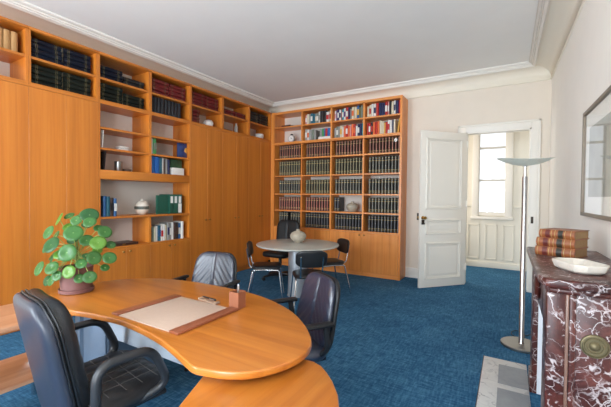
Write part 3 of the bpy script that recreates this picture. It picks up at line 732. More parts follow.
mb = MB(); mb.lathe([(0, .1105), (.05, .1105), (.05, .128), (.044, .132), (0, .132)], 28); obj('lid', mb, plain('pewter', (150, 148, 144), .28, metal=.9), t)
lathe_thing('small_bowl', 'low dark bowl beside the shiny tin on the niche rail', 'bowl', (XF-.18, 2.725, 1.7005), [(0, 0), (.035, 0), (.055, .02), (.058, .04), (.053, .042), (.05, .022), (0, .012)], plain('brown_glaze', (86, 66, 54), .35))
bl = obj('slim_folder', MB().box(-.1, .1, -.006, .006, 0, .23, .001), CM['black'], loc=None); bl.location = (XF-.12, 2.34, 1.7015); bl.rotation_euler = (-.1, 0, 0); tag(bl, 'slim black folder leaning at the left end of the niche rail', 'folder')
# niche upper right
cbook('white', .03, .22, .19, (XF-.05, 3.005, 1.9686), PI/2, 'white book standing left of the green book in the niche', 'niche upper books')
cbook('green', .055, .215, .19, (XF-.05, 3.052, 1.9686), PI/2, 'bright green book standing in the upper right niche', 'niche upper books', 'grey-green')
t = thing('picture_book', 'dark blue picture book facing out at the right niche end', 'book', (XF-.05, 3.525, 1.9685), PI/2)
obj('cover', MB().box(-.085, .085, 0, .018, 0, .218, .002), plain('night_blue_cover', (34, 56, 104), .3, noise=.35, nscale=14), t)
obj('cover_motif', MB().prism([(.03, .1), (.08, .07), (.08, .16), (.05, .15)], 0, .001, M=Matrix.Translation((0, -.0002, 0)) @ Matrix.Rotation(PI/2, 4, 'X')), CM['yellow'], t)['label'] = 'yellow-green patch on the cover'
y = 2.985
for c, th, lab in (('cobalt', .07, 'left cobalt blue binder on the niche rail'), ('cobalt', .075, 'right cobalt blue binder on the niche rail')):
    cbook(c, th-.002, .235, .2, (XF-.05, y+th/2, 1.7006), PI/2, lab, 'cobalt binders on the niche rail', cat='binder', nm='ring_binder'); y += th
for c, th, h, lab in (('teal', .05, .23, 'teal book right of the cobalt binders on the niche rail'), ('white', .025, .235, 'slim white book beside the teal one on the niche rail'), ('brown', .03, .22, 'brown book among the niche rail books'), ('grey', .03, .225, 'grey book among the niche rail books'), ('navy', .045, .215, 'navy book at the right of the niche rail row')):
    cbook(c, th-.001, h, .17, (XF-.06, y+th/2, 1.7006), PI/2, lab, 'books on the niche rail'); y += th
y0 = y+.015
for j in range(4):
    o = obj('paper_pad', MB().box(-.11, .11, -.105, .105, 0, .026, .002), [CM['white']], loc=None); o.location = (XF-.15, y0+.12, 1.7005+j*.0265)
    tag(o, 'white paper pad in the pile at the right end of the niche rail', 'paper', 'white pads on the niche rail')
o = obj('photo_book', MB().box(-.012, .012, -.105, .105, 0, .125, .002), plain('leaf_green_cover', (34, 66, 40), .35, noise=.5, nscale=18), loc=None); o.location = (XF-.10, y0+.12, 1.8075); tag(o, 'dark green picture book standing on the white pads, niche rail', 'book')

# ---------------------------------------------------------------- desk, return, console
desk_px = [(-2.60, 1.10), (-2.50, 1.01), (-2.36, .975), (-2.158, .972), (-2.024, 1.0), (-1.898, 1.02), (-1.742, 1.036), (-1.549, 1.024), (-1.355, .993), (-1.197, .95), (-1.08, .912)]
desk_b = [(-.99, .905), (-.9, .932), (-.82, .983), (-.757, 1.075), (-.727, 1.18), (-.737, 1.29), (-.792, 1.39), (-.912, 1.52), (-1.072, 1.642), (-1.294, 1.745), (-1.502, 1.795), (-1.638, 1.806), (-1.885, 1.806), (-2.089, 1.79), (-2.268, 1.752), (-2.44, 1.672), (-2.57, 1.545), (-2.63, 1.4), (-2.645, 1.24)]
poly = spline(desk_px + [(-1.03, .9)] + desk_b, 4)
t = thing('desk', 'kidney-shaped cherry executive desk with a grey metal underframe', 'desk', (-1.75, 1.4, 0))
mb = MB(); mb.prism(poly, .713, .745, .007); obj('desktop', mb, WD, t, world=True)
DZ = .7455
obj('modesty_panel', MB().box(-2.138, -1.12, 1.2, 1.222, .51, .712, .002), WHITEM, t, world=True)
ped = obj('pedestal', MB().box(-2.42, -2.14, 1.20, 1.6, .02, .712, .004), GREYM, t, world=True)
for z0, z1 in ((.03, .56), (.563, .705)):
    d = obj('drawer', MB().box(-2.41, -2.15, 1.187, 1.20, z0, z1, .003), GREYM, ped, world=True)
obj('leg_panel', MB().box(-2.545, -2.485, 1.2, 1.6, 0, .712, .004), GREYM, t, world=True)
mb = MB(); mb.lathe([(0, 0), (.2, 0), (.2, .015), (.06, .03), (.045, .05), (.045, .712), (0, .712)], 28, c=(-1.2, 1.4, 0)); obj('leg', mb, WHITEM, t, world=True)
mb = MB(); mb.box(-1.18, -.98, 1.0, 1.03, .696, .7125); mb.box(-1.2, -1.1, 1.2, 1.45, .66, .7125); obj('underframe_rail', mb, WHITEM, t, world=True)
ret = [(-1.045, .99), (-1.022, .943), (-.941, .759), (-.80, .44), (-.72, .33), (-.6, .3), (-.47, .36), (-.40, .5), (-.385, .68), (-.405, .83), (-.452, .99), (-.514, 1.105), (-.571, 1.176), (-.62, 1.224), (-.664, 1.258), (-.712, 1.276), (-.78, 1.27), (-.9, 1.2)]
t = thing('desk_return', 'lower rounded cherry side surface tucked under the desk at the right', 'table', (-.72, .75, 0))
mb = MB(); mb.prism(ret, .662, .692, .006); obj('tabletop', mb, WR, t, world=True)
mb = MB(); mb.lathe([(0, 0), (.19, 0), (.19, .015), (.05, .03), (.04, .05), (.04, .6615), (0, .6615)], 24, c=(-.66, .75, 0)); obj('leg', mb, WHITEM, t, world=True)
t = thing('console_table', 'two-tier pale wood console standing behind the black swivel armchair', 'table', (-2.62, .2, 0))
obj('top_board', MB().box(-2.87, -2.37, -.75, 1.12, .63, .66, .006), WC, t, world=True)
obj('lower_shelf', MB().box(-2.865, -2.425, -.74, 1.11, .272, .30, .005), WC, t, world=True)
obj('apron', MB().box(-2.86, -2.84, -.7, 1.08, .57, .6295), WY, t, world=True)
for x in (-2.83, -2.46):
    for y in (-.70, 1.07):
        mb = MB(); mb.lathe([(0, 0), (.016, 0), (.016, .271), (0, .271)], 16, c=(x, y, 0)); mb.lathe([(0, .3005), (.016, .3005), (.016, .6295), (0, .6295)], 16, c=(x, y, 0)); obj('leg', mb, CHROME, t, world=True)

# desk pad (pale board between two leather bars)
LEA = plain('tan_leather', (138, 76, 48), .45, nscale=120, bump=.05)
LEA2 = plain('salmon_leather', (146, 88, 60), .5, nscale=120, bump=.05)
t = thing('desk_pad', 'pale writing pad with tan leather side bars on the desk', 'desk pad', (-1.585, 1.265, DZ))
obj('pad_board', MB().box(-1.852, -1.319, 1.062, 1.47, DZ+.0005, DZ+.006, .002), plain('putty_pad', (190, 164, 146), .6, noise=.03, nscale=60), t, world=True)
obj('side_bar', MB().box(-1.856, -1.795, 1.058, 1.474, DZ, DZ+.013, .003), LEA, t, world=True)
obj('side_bar', MB().box(-1.378, -1.315, 1.058, 1.474, DZ, DZ+.013, .003), LEA, t, world=True)
# pencil cup, pens
t = thing('pencil_cup', 'square salmon leather pencil cup at the pad corner', 'pencil cup', (-1.358, 1.513, DZ), math.radians(3))
mb = MB(); s_, h_, w_ = .034, .096, .005
for q in ((-s_, s_, -s_, -s_+w_), (-s_, s_, s_-w_, s_), (-s_, -s_+w_, -s_+w_, s_-w_), (s_-w_, s_, -s_+w_, s_-w_)): mb.box(q[0], q[1], q[2], q[3], 0, h_)
mb.box(-s_+w_, s_-w_, -s_+w_, s_-w_, 0, .006); obj('cup_wall', mb, LEA2, t)
def pen_thing(label, loc, rot, c1, Ln=.135):
    t = bpy.data.objects.new('pen', None); COL.objects.link(t); t.location = loc; t.rotation_euler = rot; tag(t, label, 'pen')
    mb = MB(); mb.lathe([(0, 0), (.0035, .012), (.0055, .02), (.0055, Ln*.55), (0, Ln*.55)], 12); obj('barrel', mb, c1, t)
    mb = MB(); mb.lathe([(0, Ln*.551), (.006, Ln*.551), (.006, Ln-.006), (.004, Ln), (0, Ln)], 12); obj('cap', mb, c1, t)
    obj('clip', MB().box(-.0015, .0015, -.009, -.006, Ln*.62, Ln-.008), STEEL, t)
    return t
pen_thing('silver pen standing in the leather pencil cup', (-1.355, 1.513, DZ+.0075), (.10, .13, 0), STEEL)
t = thing('pen_tray', 'small pale pen stand beside the pencil cup', 'pen tray', (-1.578, 1.50, DZ), math.radians(-6))
mb = MB(); mb.box(-.082, .082, -.018, .018, 0, .006, .002)
for q in ((-.085, -.07), (.07, .085)): mb.box(q[0], q[1], -.018, .018, .006, .014, .002)
obj('tray_base', mb, plain('taupe_leather', (170, 140, 118), .5), t)
pen_thing('black pen lying across the pen stand on the desk', (-1.645, 1.507, DZ+.0225), (0, PI/2, math.radians(-6)), BLKP)

# ---------------------------------------------------------------- potted plant
POT = plain('mauve_clay', (112, 74, 70), .45, noise=.06, nscale=20)
t = thing('potted_plant', 'round-leaved green plant in a mauve clay pot on the desk', 'plant', (-2.50, 1.19, DZ))
mb = MB(); mb.lathe([(0, 0), (.096, 0), (.102, .004), (.104, .026), (.099, .028), (.095, .012), (0, .01)], 40); obj('saucer', mb, POT, t)
mb = MB(); mb.lathe([(0, .0125), (.086, .0125), (.092, .02), (.098, .165), (.099, .17), (.092, .17), (.088, .14), (0, .14)], 40); obj('pot', mb, POT, t)
mb = MB(); mb.lathe([(0, .1405), (.087, .1405), (.087, .148), (.05, .152), (0, .153)], 24); obj('soil', mb, plain('potting_soil', (52, 38, 30), .95, noise=.3, nscale=90), t)
mb = MB(); mb.tube([(0, 0, .15), (.004, .004, .2), (-.003, .0, .26), (.0, .002, .30)], [.010, .009, .008, .006], 8); obj('stem', mb, plain('brown_stem', (112, 98, 58), .7), t)
def leafmat(nm, c, c2):
    m, nt, b = new_mat(nm); tc = nt.nodes.new('ShaderNodeTexCoord')
    ln = nt.nodes.new('ShaderNodeVectorMath'); ln.operation = 'LENGTH'; nt.links.new(tc.outputs['Object'], ln.inputs[0])
    n = nt.nodes.new('ShaderNodeTexNoise'); n.inputs['Scale'].default_value = 30; nt.links.new(tc.outputs['Object'], n.inputs['Vector'])
    mx = nt.nodes.new('ShaderNodeMix'); mx.data_type = 'RGBA'; mx.inputs[6].default_value = rgb(*c); mx.inputs[7].default_value = rgb(*c2)
    nt.links.new(n.outputs['Fac'], mx.inputs[0])
    dt = nt.nodes.new('ShaderNodeMapRange'); dt.inputs['From Min'].default_value = .003; dt.inputs['From Max'].default_value = .006; dt.inputs['To Min'].default_value = 1; dt.inputs['To Max'].default_value = 0
    nt.links.new(ln.outputs['Value'], dt.inputs['Value'])
    m2 = nt.nodes.new('ShaderNodeMix'); m2.data_type = 'RGBA'; m2.inputs[7].default_value = rgb(196, 214, 150)
    nt.links.new(dt.outputs['Result'], m2.inputs[0]); nt.links.new(mx.outputs[2], m2.inputs[6]); nt.links.new(m2.outputs[2], b.inputs['Base Color'])
    b.inputs['Roughness'].default_value = .3; b.inputs['Subsurface Weight'].default_value = .0; b.inputs['Specular IOR Level'].default_value = .6
    return m
LEAF = [leafmat('leaf_green', (62, 116, 58), (92, 150, 74)), leafmat('leaf_green_deep', (44, 94, 50), (66, 120, 62)), leafmat('leaf_green_light', (96, 150, 52), (128, 174, 70))]
PET = plain('pale_petiole', (150, 168, 88), .5)
# leaf list: across (view right), up, towards the viewer (metres from pot centre axis), radius, tilt out of flat
VR = Vector((.859, .511, 0)); VF = Vector((-.511, .859, 0))     # across and away as seen from the room centre
def leafpos(px, py, depth):   # plant sheet units: crop pixels at 4.07 per photo pixel
    s = 2.3/342.6/4.07
    return (px-178)*s*.94, (364-py)*s*1.02, depth
LV = [(92,75,28,.02),(124,62,20,.05),(175,50,20,.08),(228,57,32,.02),(248,83,24,-.03),(185,78,21,-.02),(130,105,20,.02),(78,124,28,-.05),(208,122,33,-.10),(118,168,33,-.11),(230,157,24,-.02),(292,126,26,.03),(284,165,28,-.03),(198,195,33,-.14),(36,187,28,.02),(50,190,24,.05),(275,223,27,-.05),(319,229,25,.01),(258,200,18,.03),(235,217,13,-.04),(112,218,22,.0),(80,228,21,-.02),(130,254,26,-.13),(42,266,29,-.06),(205,268,25,-.14),(268,295,23,-.08),(295,270,16,.02),(82,312,21,-.07),(115,306,22,-.10),(255,112,18,.05),(150,88,16,.04),(60,145,22,.06),(160,150,20,.05),(200,100,18,.06),(150,62,18,.09),(250,185,20,.07),(165,225,18,.03),(150,285,20,-.13),(232,298,18,-.1),(178,150,22,-.04),(60,225,20,.02),(310,180,18,.05),(145,205,20,-.1),(240,240,20,-.1)]
for q, (px, py, r_, dep) in enumerate(LV):
    a, h, d = leafpos(px, py, dep)
    P = VR*a + VF*d + Vector((0, 0, h)); r = r_*2.3/342.6/4.07*1.03
    out = Vector((P.x, P.y, 0)); ol = out.length
    n = Vector((0, 0, .55)) + (out.normalized() if ol > .01 else Vector((0, 0, 0)))*min(.8, ol*4.5) - VF*.75 + Vector((random.uniform(-.25, .25), random.uniform(-.25, .25), random.uniform(-.1, .2)))
    n.normalize()
    Mx = n.to_track_quat('Z', 'Y').to_matrix().to_4x4()
    mb = MB(); bm = mb.bm; seg = 22; rings = []
    ex = random.uniform(1.0, 1.1)
    for rr, zz in ((.0, -.004), (.3, -.002), (.65, .0015), (.9, 0), (1., -.004)):
        rings.append([bm.verts.new((rr*r*math.cos(2*PI*k/seg)*ex, rr*r*math.sin(2*PI*k/seg), zz*r/.04)) for k in range(seg)] if rr else [bm.verts.new((0, 0, zz))])
    for A, B in zip(rings, rings[1:]):
        for k in range(seg):
            k2 = (k+1) % seg
            f = bm.faces.new((A[0], B[k], B[k2])) if len(A) == 1 else bm.faces.new((A[k], B[k], B[k2], A[k2])); f.smooth = True
    # give the blade a thickness
    bmesh.ops.solidify(bm, geom=bm.faces[:], thickness=.0012)
    o = obj('leaf', mb, LEAF[0 if q % 3 else (1 if q % 2 else 2)], t, angle=60); o.location = P; o.rotation_euler = Mx.to_euler()
    # petiole curving from the stem top to the blade centre (local to the leaf)
    inv = (Matrix.Translation(P) @ o.rotation_euler.to_matrix().to_4x4()).inverted()
    z0 = random.uniform(.17, .29); S = Vector((0, 0, z0)); mid = (S+P)/2 + Vector((0, 0, .035+.1*ol*random.random()))
    pts = [inv @ (S*(1-u)**2 + mid*2*u*(1-u) + (P-n*.005)*u*u) for u in [i/8 for i in range(9)]]
    mb = MB(); mb.tube(pts, .0022, 6); obj('petiole', mb, PET, o)

# ---------------------------------------------------------------- chairs
def star_base(t, n=5, R=.3, mat=BLKP, chrome_col=True, castor=True, zc=.42):
    mb = MB(); mb.lathe([(0, .05), (.045, .05), (.04, .11), (.028, .12), (.028, zc), (0, zc)], 20); obj('gas_column', mb, CHROME if chrome_col else BLKP, t)
    for k in range(n):
        a = 2*PI*k/n + .3; d = Vector((math.cos(a), math.sin(a), 0))
        mb = MB(); mb.tube([d*.02+Vector((0, 0, .095)), d*R*.6+Vector((0, 0, .085)), d*R+Vector((0, 0, .062))], [.026, .022, .016], 10); lg = obj('base_leg', mb, mat, t)
        if castor:
            mb = MB(); Mx = Matrix.Translation(d*R+Vector((0, 0, .028))) @ Matrix.Rotation(a, 4, 'Z') @ Matrix.Rotation(PI/2, 4, 'X')
            mb.lathe([(0, -.022), (.02, -.022), (.027, -.016), (.027, -.004), (.02, -.003), (.02, .003), (.027, .004), (.027, .016), (.02, .022), (0, .022)], 16, M=Mx)
            mb.tube([d*R+Vector((0, 0, .05)), d*R+Vector((0, 0, .065))], .008, 8)
            obj('castor', mb, BLKP, lg)
        else:
            mb = MB(); mb.lathe([(0, .0), (.016, .0), (.018, .01), (.012, .05), (0, .055)], 12, c=tuple(d*R)); obj('glide', mb, BLKP, lg)
def quilt(x, z):
    e = 0
    for c in (-.15, -.075, 0, .075, .15): e += .006*math.exp(-((x-c)/.009)**2)
    for c in (-.16, -.085, -.01, .065, .14): e += .004*math.exp(-((z-c)/.009)**2)
    return e
# black swivel armchair in the foreground, local front = -y
t = thing('swivel_armchair', 'black leather swivel armchair seen from behind, pulled up to the desk', 'chair', (-1.715, .965, 0), math.radians(172))
star_base(t, 5, .31, BLKP, True)
SMx = Matrix.Translation((0, .02, .455)) @ Matrix.Rotation(-PI/2-.05, 4, 'X')
mb = MB(); mb.pad(.53, .46, .10, k=.3, nu=44, nv=44, front=quilt, M=SMx); st = obj('seat', mb, BLACKL, t)
mb = MB()
for c in (-.15, -.075, 0, .075, .15): mb.tube([SMx @ Vector((c, -.0465, z)) for z in [i*.04-.18 for i in range(10)]], .0018, 6)
for c in (-.16, -.085, -.01, .065, .14): mb.tube([SMx @ Vector((x, -.0475, c)) for x in [i*.04-.22 for i in range(12)]], .0018, 6)
obj('stitching', mb, plain('grey_stitching', (84, 80, 78), .7), st)
BMx = Matrix.Translation((0, .262, .665)) @ Matrix.Rotation(-.19, 4, 'X')
bend = lambda x, z: -.5*x*x + .10*(z*z)
mb = MB(); mb.pad(.43, .605, .105, k=.32, nu=40, nv=40, bend=lambda x, z: -.03-.45*x*x, front=lambda x, z: .006*sum(math.exp(-((z-c)/.010)**2) for c in (-.15, -.05, .05, .15)), M=BMx); obj('backrest_cushion', mb, BLACKL, t)
mb = MB(); mb.pad(.437, .61, .055, k=.32, nu=30, nv=30, bend=lambda x, z: .018-.45*x*x, p=14, M=BMx); sh = obj('backrest_shell', mb, SHELL, t); sh['label'] = 'smooth charcoal rear shell'
def rim(w, h, y, k=.32, n=80):
    out = []
    for i in range(n):
        a = 2*PI*i/n; c, s = math.cos(a), math.sin(a); m = max(abs(c), abs(s)); u, v = c/m, s/m
        x = w/2*u*math.sqrt(1-k*abs(v)**6); z = h/2*v*math.sqrt(1-k*abs(u)**6); out.append(BMx @ Vector((x, y-.45*x*x, z)))
    return out
for yy in (.004, -.010):
    mb = MB(); mb.tube(rim(.438, .612, yy), .0045, 8, closed=True); obj('piping', mb, BLACKL, t)
for s in (-1, 1):
    x = s*.285
    pts = fillet([(x*.85, .12, .45), (x, .165, .46), (x, .16, .682), (x, -.075, .686), (x, -.16, .49), (x*.85, -.04, .44)], .075, 7)
    mb = MB(); mb.tube(pts, .0185, 12, flat=1.15); obj('armrest', mb, ARMP, t)
mb = MB(); mb.box(-.2, .2, -.2, .2, .385, .412, .01); mb.box(-.04, .04, .1, .3, .37, .40, .01); obj('seat_mechanism', mb, BLKP, t)

def pleat(x, z):
    # centre seam and V pleats spreading from it
    e = .009*math.exp(-(x/.006)**2)
    q = (z*1.0 + abs(x)*1.15)
    e += .0042*math.sin(q*80 + 6*abs(x)) * min(1, abs(x)/.05) * max(0, 1-abs(z+.02)/.26)
    return e
def visitor(label, loc, rz):
    t = thing('visitor_armchair', label, 'chair', loc, rz, 'visitor armchairs at the desk')
    star_base(t, 4, .29, BLKP, True, castor=False, zc=.38)
    mb = MB(); mb.pad(.50, .50, .10, k=.3, nu=26, nv=26, M=Matrix.Translation((0, -.02, .43)) @ Matrix.Rotation(-PI/2-.06, 4, 'X')); obj('seat', mb, PLEAT, t)
    M_ = Matrix.Translation((0, .25, .632)) @ Matrix.Rotation(-.22, 4, 'X')
    def taper(mb):
        for v in mb.bm.verts: v.co.x *= 1-.22*(v.co.z+.24)/.48*.8
        bmesh.ops.transform(mb.bm, matrix=M_, verts=mb.bm.verts)
    mb = MB(); mb.pad(.49, .455, .06, k=.3, nu=46, nv=46, front=pleat, bend=lambda x, z: -.02-.3*x*x); taper(mb); obj('backrest_cushion', mb, PLEAT, t)
    mb = MB(); mb.pad(.505, .47, .04, k=.3, nu=22, nv=22, bend=lambda x, z: .014-.3*x*x, p=14); taper(mb); obj('backrest_shell', mb, BLKP, t)
    for s in (-1, 1):
        x = s*.275
        mb = MB(); mb.box(x-.026, x+.026, -.13, .2, .612, .64, .012, 3); pa = obj('armrest', mb, BLKP, t)
        mb = MB(); mb.tube(fillet([(x, .15, .62), (x, .17, .47), (x*.72, .12, .395)], .05), .016, 10, flat=1.3); obj('arm_support', mb, BLKP, pa)
    mb = MB(); mb.box(-.2, .2, -.18, .2, .365, .392, .01); mb.tube([(0, .15, .37), (0, .27, .42), (0, .30, .56)], .024, 8); obj('seat_mechanism', mb, BLKP, t)
    return t
v1 = visitor('pleated leather visitor armchair behind the desk, left of the pencil cup', (-2.33, 2.10, 0), math.radians(12))
v2 = dup(v1, 'pleated leather visitor armchair at the right end of the desk', (-1.25, 1.86, 0), math.radians(-34))

# high-back chair behind the round table
BLACKM = plain('matt_black_leather', (20, 22, 23), .5, spec=.35, nscale=160, bump=.1)
t = thing('high_back_chair', 'tall black leather high-back chair behind the round table', 'chair', (-3.30, 4.73, 0), math.radians(2))
star_base(t, 5, .29, BLKP, False)
mb = MB(); mb.pad(.48, .48, .10, k=.3, M=Matrix.Translation((0, -.02, .43)) @ Matrix.Rotation(-PI/2-.05, 4, 'X')); obj('seat', mb, BLACKM, t)
mb = MB(); mb.pad(.46, .60, .085, k=.28, nu=30, nv=30, front=lambda x, z: .008*math.exp(-(x/.007)**2)+.006*math.exp(-((z-.08)/.008)**2), bend=lambda x, z: -.3*x*x, M=Matrix.Translation((0, .25, .69)) @ Matrix.Rotation(-.12, 4, 'X')); obj('backrest', mb, BLACKM, t)
mb = MB(); mb.box(-.18, .18, -.18, .2, .385, .41, .01); mb.tube([(0, .15, .39), (0, .27, .43), (0, .295, .6)], .024, 8); obj('seat_mechanism', mb, BLKP, t)

# side chairs round the table
BLKS = plain('black_vinyl', (30, 31, 33), .36, spec=.5)
def side_chair(label, loc, rz):
    t = thing('side_chair', label, 'chair', loc, rz, 'chrome-legged side chairs at the round table')
    mb = MB(); mb.pad(.39, .40, .05, k=.34, nu=22, nv=22, bend=lambda x, z: .12*x*x, M=Matrix.Translation((0, 0, .452)) @ Matrix.Rotation(-PI/2, 4, 'X')); obj('seat', mb, BLKS, t)
    mb = MB(); mb.pad(.375, .205, .034, k=.38, nu=24, nv=18, bend=lambda x, z: -.75*x*x, M=Matrix.Translation((0, .245, .672)) @ Matrix.Rotation(-.14, 4, 'X')); obj('backrest', mb, BLKS, t)
    for s in (-1, 1):
        mb = MB(); mb.tube(fillet([(s*.165, .02, .424), (s*.172, -.175, .42), (s*.205, -.225, .006)], .03), .0095, 10); obj('leg', mb, CHROME, t)
        mb = MB(); mb.tube(fillet([(s*.165, .0, .424), (s*.172, .165, .42), (s*.21, .25, .006)], .03), .0095, 10); obj('leg', mb, CHROME, t)
        mb = MB(); mb.tube(fillet([(s*.12, .10, .422), (s*.125, .215, .45), (s*.13, .258, .70)], .05), .009, 10); obj('back_upright', mb, CHROME, t)
    mb = MB(); mb.tube([(-.165, .02, .4235), (.165, .02, .4235)], .009, 8); obj('crossbar', mb, CHROME, t)
    return t
c1 = side_chair('black side chair with chrome legs left of the round table', (-2.83, 3.74, 0), math.radians(122))
c2 = dup(c1, 'black side chair with chrome legs in front of the round table, back to us', (-2.10, 3.62, 0), math.radians(219))
c3 = dup(c1, 'black side chair with chrome legs right of the round table', (-2.25, 4.47, 0), math.radians(-38))

# round table + vase
t = thing('round_table', 'round grey pedestal table in front of the back bookcase', 'table', (-2.56, 4.10, 0))
mb = MB(); mb.lathe([(0, .702), (.55, .702), (.575, .708), (.583, .718), (.578, .729), (.565, .732), (0, .732)], 72); obj('tabletop', mb, TABLE, t)
mb = MB(); mb.lathe([(0, .0), (.145, .0), (.145, .01), (.137, .016), (.132, .2), (.13, .7015), (0, .7015)], 40); obj('pedestal', mb, plain('satin_aluminium', (178, 182, 186), .35, metal=.55), t)
lathe_thing('vase', 'squat round stoneware vase on the grey round table', 'vase', (-2.63, 4.22, .7325), vp, STONE)

# ---------------------------------------------------------------- floor lamp
LX, LY = .122, 3.82
t = thing('floor_lamp', 'brushed steel uplighter floor lamp beside the marble fireplace', 'floor lamp', (LX, LY, 0))
mb = MB(); mb.lathe([(0, 0), (.170, 0), (.172, .004), (.172, .02), (.166, .025), (0, .03)], 56); obj('base', mb, plain('satin_nickel', (158, 154, 148), .4, metal=1.), t)
mb = MB(); mb.lathe([(0, .0305), (.026, .0305), (.022, .04), (.022, 1.60), (.02, 1.605), (0, 1.605)], 28); obj('pole', mb, STEEL, t)
mb = MB(); mb.lathe([(0, 1.605), (.012, 1.605), (.012, 1.70), (.03, 1.704), (0, 1.705)], 16); obj('neck', mb, STEEL, t)
FG, nt, b = new_mat('frosted_lamp_glass'); b.inputs['Base Color'].default_value = rgb(232, 238, 233); b.inputs['Roughness'].default_value = .35
tl = nt.nodes.new('ShaderNodeBsdfTranslucent'); tl.inputs['Color'].default_value = rgb(242, 247, 243); mx = nt.nodes.new('ShaderNodeMixShader'); mx.inputs[0].default_value = .68
nt.links.new(b.outputs[0], mx.inputs[1]); nt.links.new(tl.outputs[0], mx.inputs[2]); nt.links.new(mx.outputs[0], nt.nodes['Material Output'].inputs['Surface'])
mb = MB(); bm = mb.bm; seg = 48; rings = []
for rr in (0, .25, .5, .75, .93, 1.0):
    if rr == 0: rings.append([bm.verts.new((0, 0, 1.706))]); continue
    rg = []
    for q in range(seg):
        x_, y_ = .242*rr*math.cos(2*PI*q/seg), .15*rr*math.sin(2*PI*q/seg)
        rg.append(bm.verts.new((x_, y_, 1.706+1.25*x_*x_+2.3*y_*y_)))
    rings.append(rg)
for A, B in zip(rings, rings[1:]):
    for q in range(seg):
        q2 = (q+1) % seg
        f = bm.faces.new((A[0], B[q], B[q2])) if len(A) == 1 else bm.faces.new((A[q], B[q], B[q2], A[q2])); f.smooth = True
bmesh.ops.solidify(bm, geom=bm.faces[:], thickness=-.007)
bmesh.ops.rotate(bm, cent=(0, 0, 0), matrix=Matrix.Rotation(.32, 3, 'Z') , verts=bm.verts)
obj('lamp_dish', mb, FG, t, angle=60)['label'] = 'curved frosted glass lamp dish'
pts = [Vector((LX+.10, LY+.03, .012))]
for u in range(1, 24):
    a = u/23; pts.append(Vector((LX+.10+.16*math.sin(a*3.0)-.05*a, LY+.2+.4*a, .006)))
pts = [Vector((LX+.06*math.cos(a)-.02, LY+.30+.10*math.sin(a), .007)) for a in [i*.35 for i in range(14)]]
pts = [Vector((LX+.02, LY+.192, .012)), Vector((LX+.03, LY+.21, .007))] + pts + [Vector((.33, LY+.5, .007)), Vector((.44, LY+.9, .007))]
mb = MB(); mb.tube(pts, .004, 6); obj('power_cord', mb, BLKP, t, world=True)

# ---------------------------------------------------------------- fireplace
MX0, MX1, MY0, MY1, MZ = .125, .575, 1.945, 3.14, 1.03
t = thing('fireplace_mantel', 'veined red marble fireplace mantel against the right wall', 'fireplace', (.36, 2.55, 0))
def xwall(y): return xr(y)-.002
shelf = [(MX0+.004, MY1+.012), (MX0-.004, MY1-.02), (MX0-.001, 2.55), (MX0+.004, MY0+.10), (MX0+.012, MY0+.03), (MX0+.028, MY0-.006), (MX0+.06, MY0-.016), (.34, MY0-.012), (xwall(MY0), MY0-.012), (xwall(MY1), MY1+.012)]
mb = MB(); mb.prism(shelf, MZ-.042, MZ, .008, 3)
inn = [((x-.33)*.93+.335 if x < .5 else x, (y-2.54)*.985+2.54) for x, y in shelf]
mb.prism(inn, MZ-.066, MZ-.042, .008, 3); obj('mantel_shelf', mb, REDM, t, world=True)
# jambs with a vertical corner pilaster, frieze, near and far ends
def jamb(y0, y1):
    mb = MB(); mb.box(MX0+.035, MX0+.13, y0, y1, .0, MZ-.0665, .006); mb.box(MX0+.025, MX0+.14, y0-.004, y1+.004, 0, .12, .006); obj('jamb', mb, REDM, t, world=True)
jamb(MY0+.012, MY0+.20); jamb(MY1-.20, MY1-.012)
mb = MB(); mb.box(MX0+.045, MX0+.13, MY0+.2005, MY1-.2005, .74, MZ-.0665, .004); mb.lathe([(0, 0), (.07, 0), (.085, .012), (.07, .028), (.03, .034), (0, .03)], 28, M=Matrix.Translation((MX0+.046, 2.54, .86)) @ Matrix.Rotation(-PI/2, 4, 'Y')); obj('frieze', mb, REDM, t, world=True)
for yy0, yy1, s in ((MY0+.014, MY0+.05, -1), (MY1-.05, MY1-.014, 1)):
    mb = MB(); mb.box(MX0+.1305, xwall(yy0)-.004, yy0, yy1, 0, MZ-.0665, .003)
    ya, yb = (yy0-.016, yy0+.002) if s < 0 else (yy1-.002, yy1+.016)
    # raised stiles and rails of the end panel
    mb.box(MX0+.12, MX0+.145, ya+.006, yb, .0, MZ-.0665, .004); 
    obj('end_panel', mb, REDM, t, world=True)
obj('edge_bead', MB().box(MX0+.105, MX0+.118, MY0-.006, MY0+.013, .12, MZ-.0665, .005, 3), plain('brown_marble_bead', (120, 92, 80), .2), t, world=True)
mb = MB()
for y0_, y1_ in ((MY0+.2005, MY0+.212), (MY1-.212, MY1-.2005)): mb.box(MX0+.068, MX0+.30, y0_, y1_, .006, .735)
mb.box(MX0+.068, MX0+.13, MY0+.213, MY1-.213, .70, .7395)
obj('hearth_lining', mb, plain('white_faience', (222, 224, 228), .3), t, world=True)
mb = MB(); mb.box(MX0+.30, MX0+.32, MY0+.2, MY1-.2, 0, .74); obj('firebox_back', mb, plain('soot_black', (26, 24, 23), .9), t, world=True)
mb = MB(); Mx = Matrix.Translation((.338, MY0+.014, .745)) @ Matrix.Rotation(PI/2, 4, 'X')
mb.lathe([(0, 0), (.05, 0), (.053, .004), (.051, .010), (.046, .012), (.043, .006), (.038, .006), (.035, .011), (.030, .011), (.027, .006), (.021, .006), (.018, .012), (.012, .016), (.007, .019), (0, .02)], 44, M=Mx, ex=1.0)
obj('vent_medallion', mb, OLDBR, t, world=True)['label'] = 'round dull brass ringed medallion'
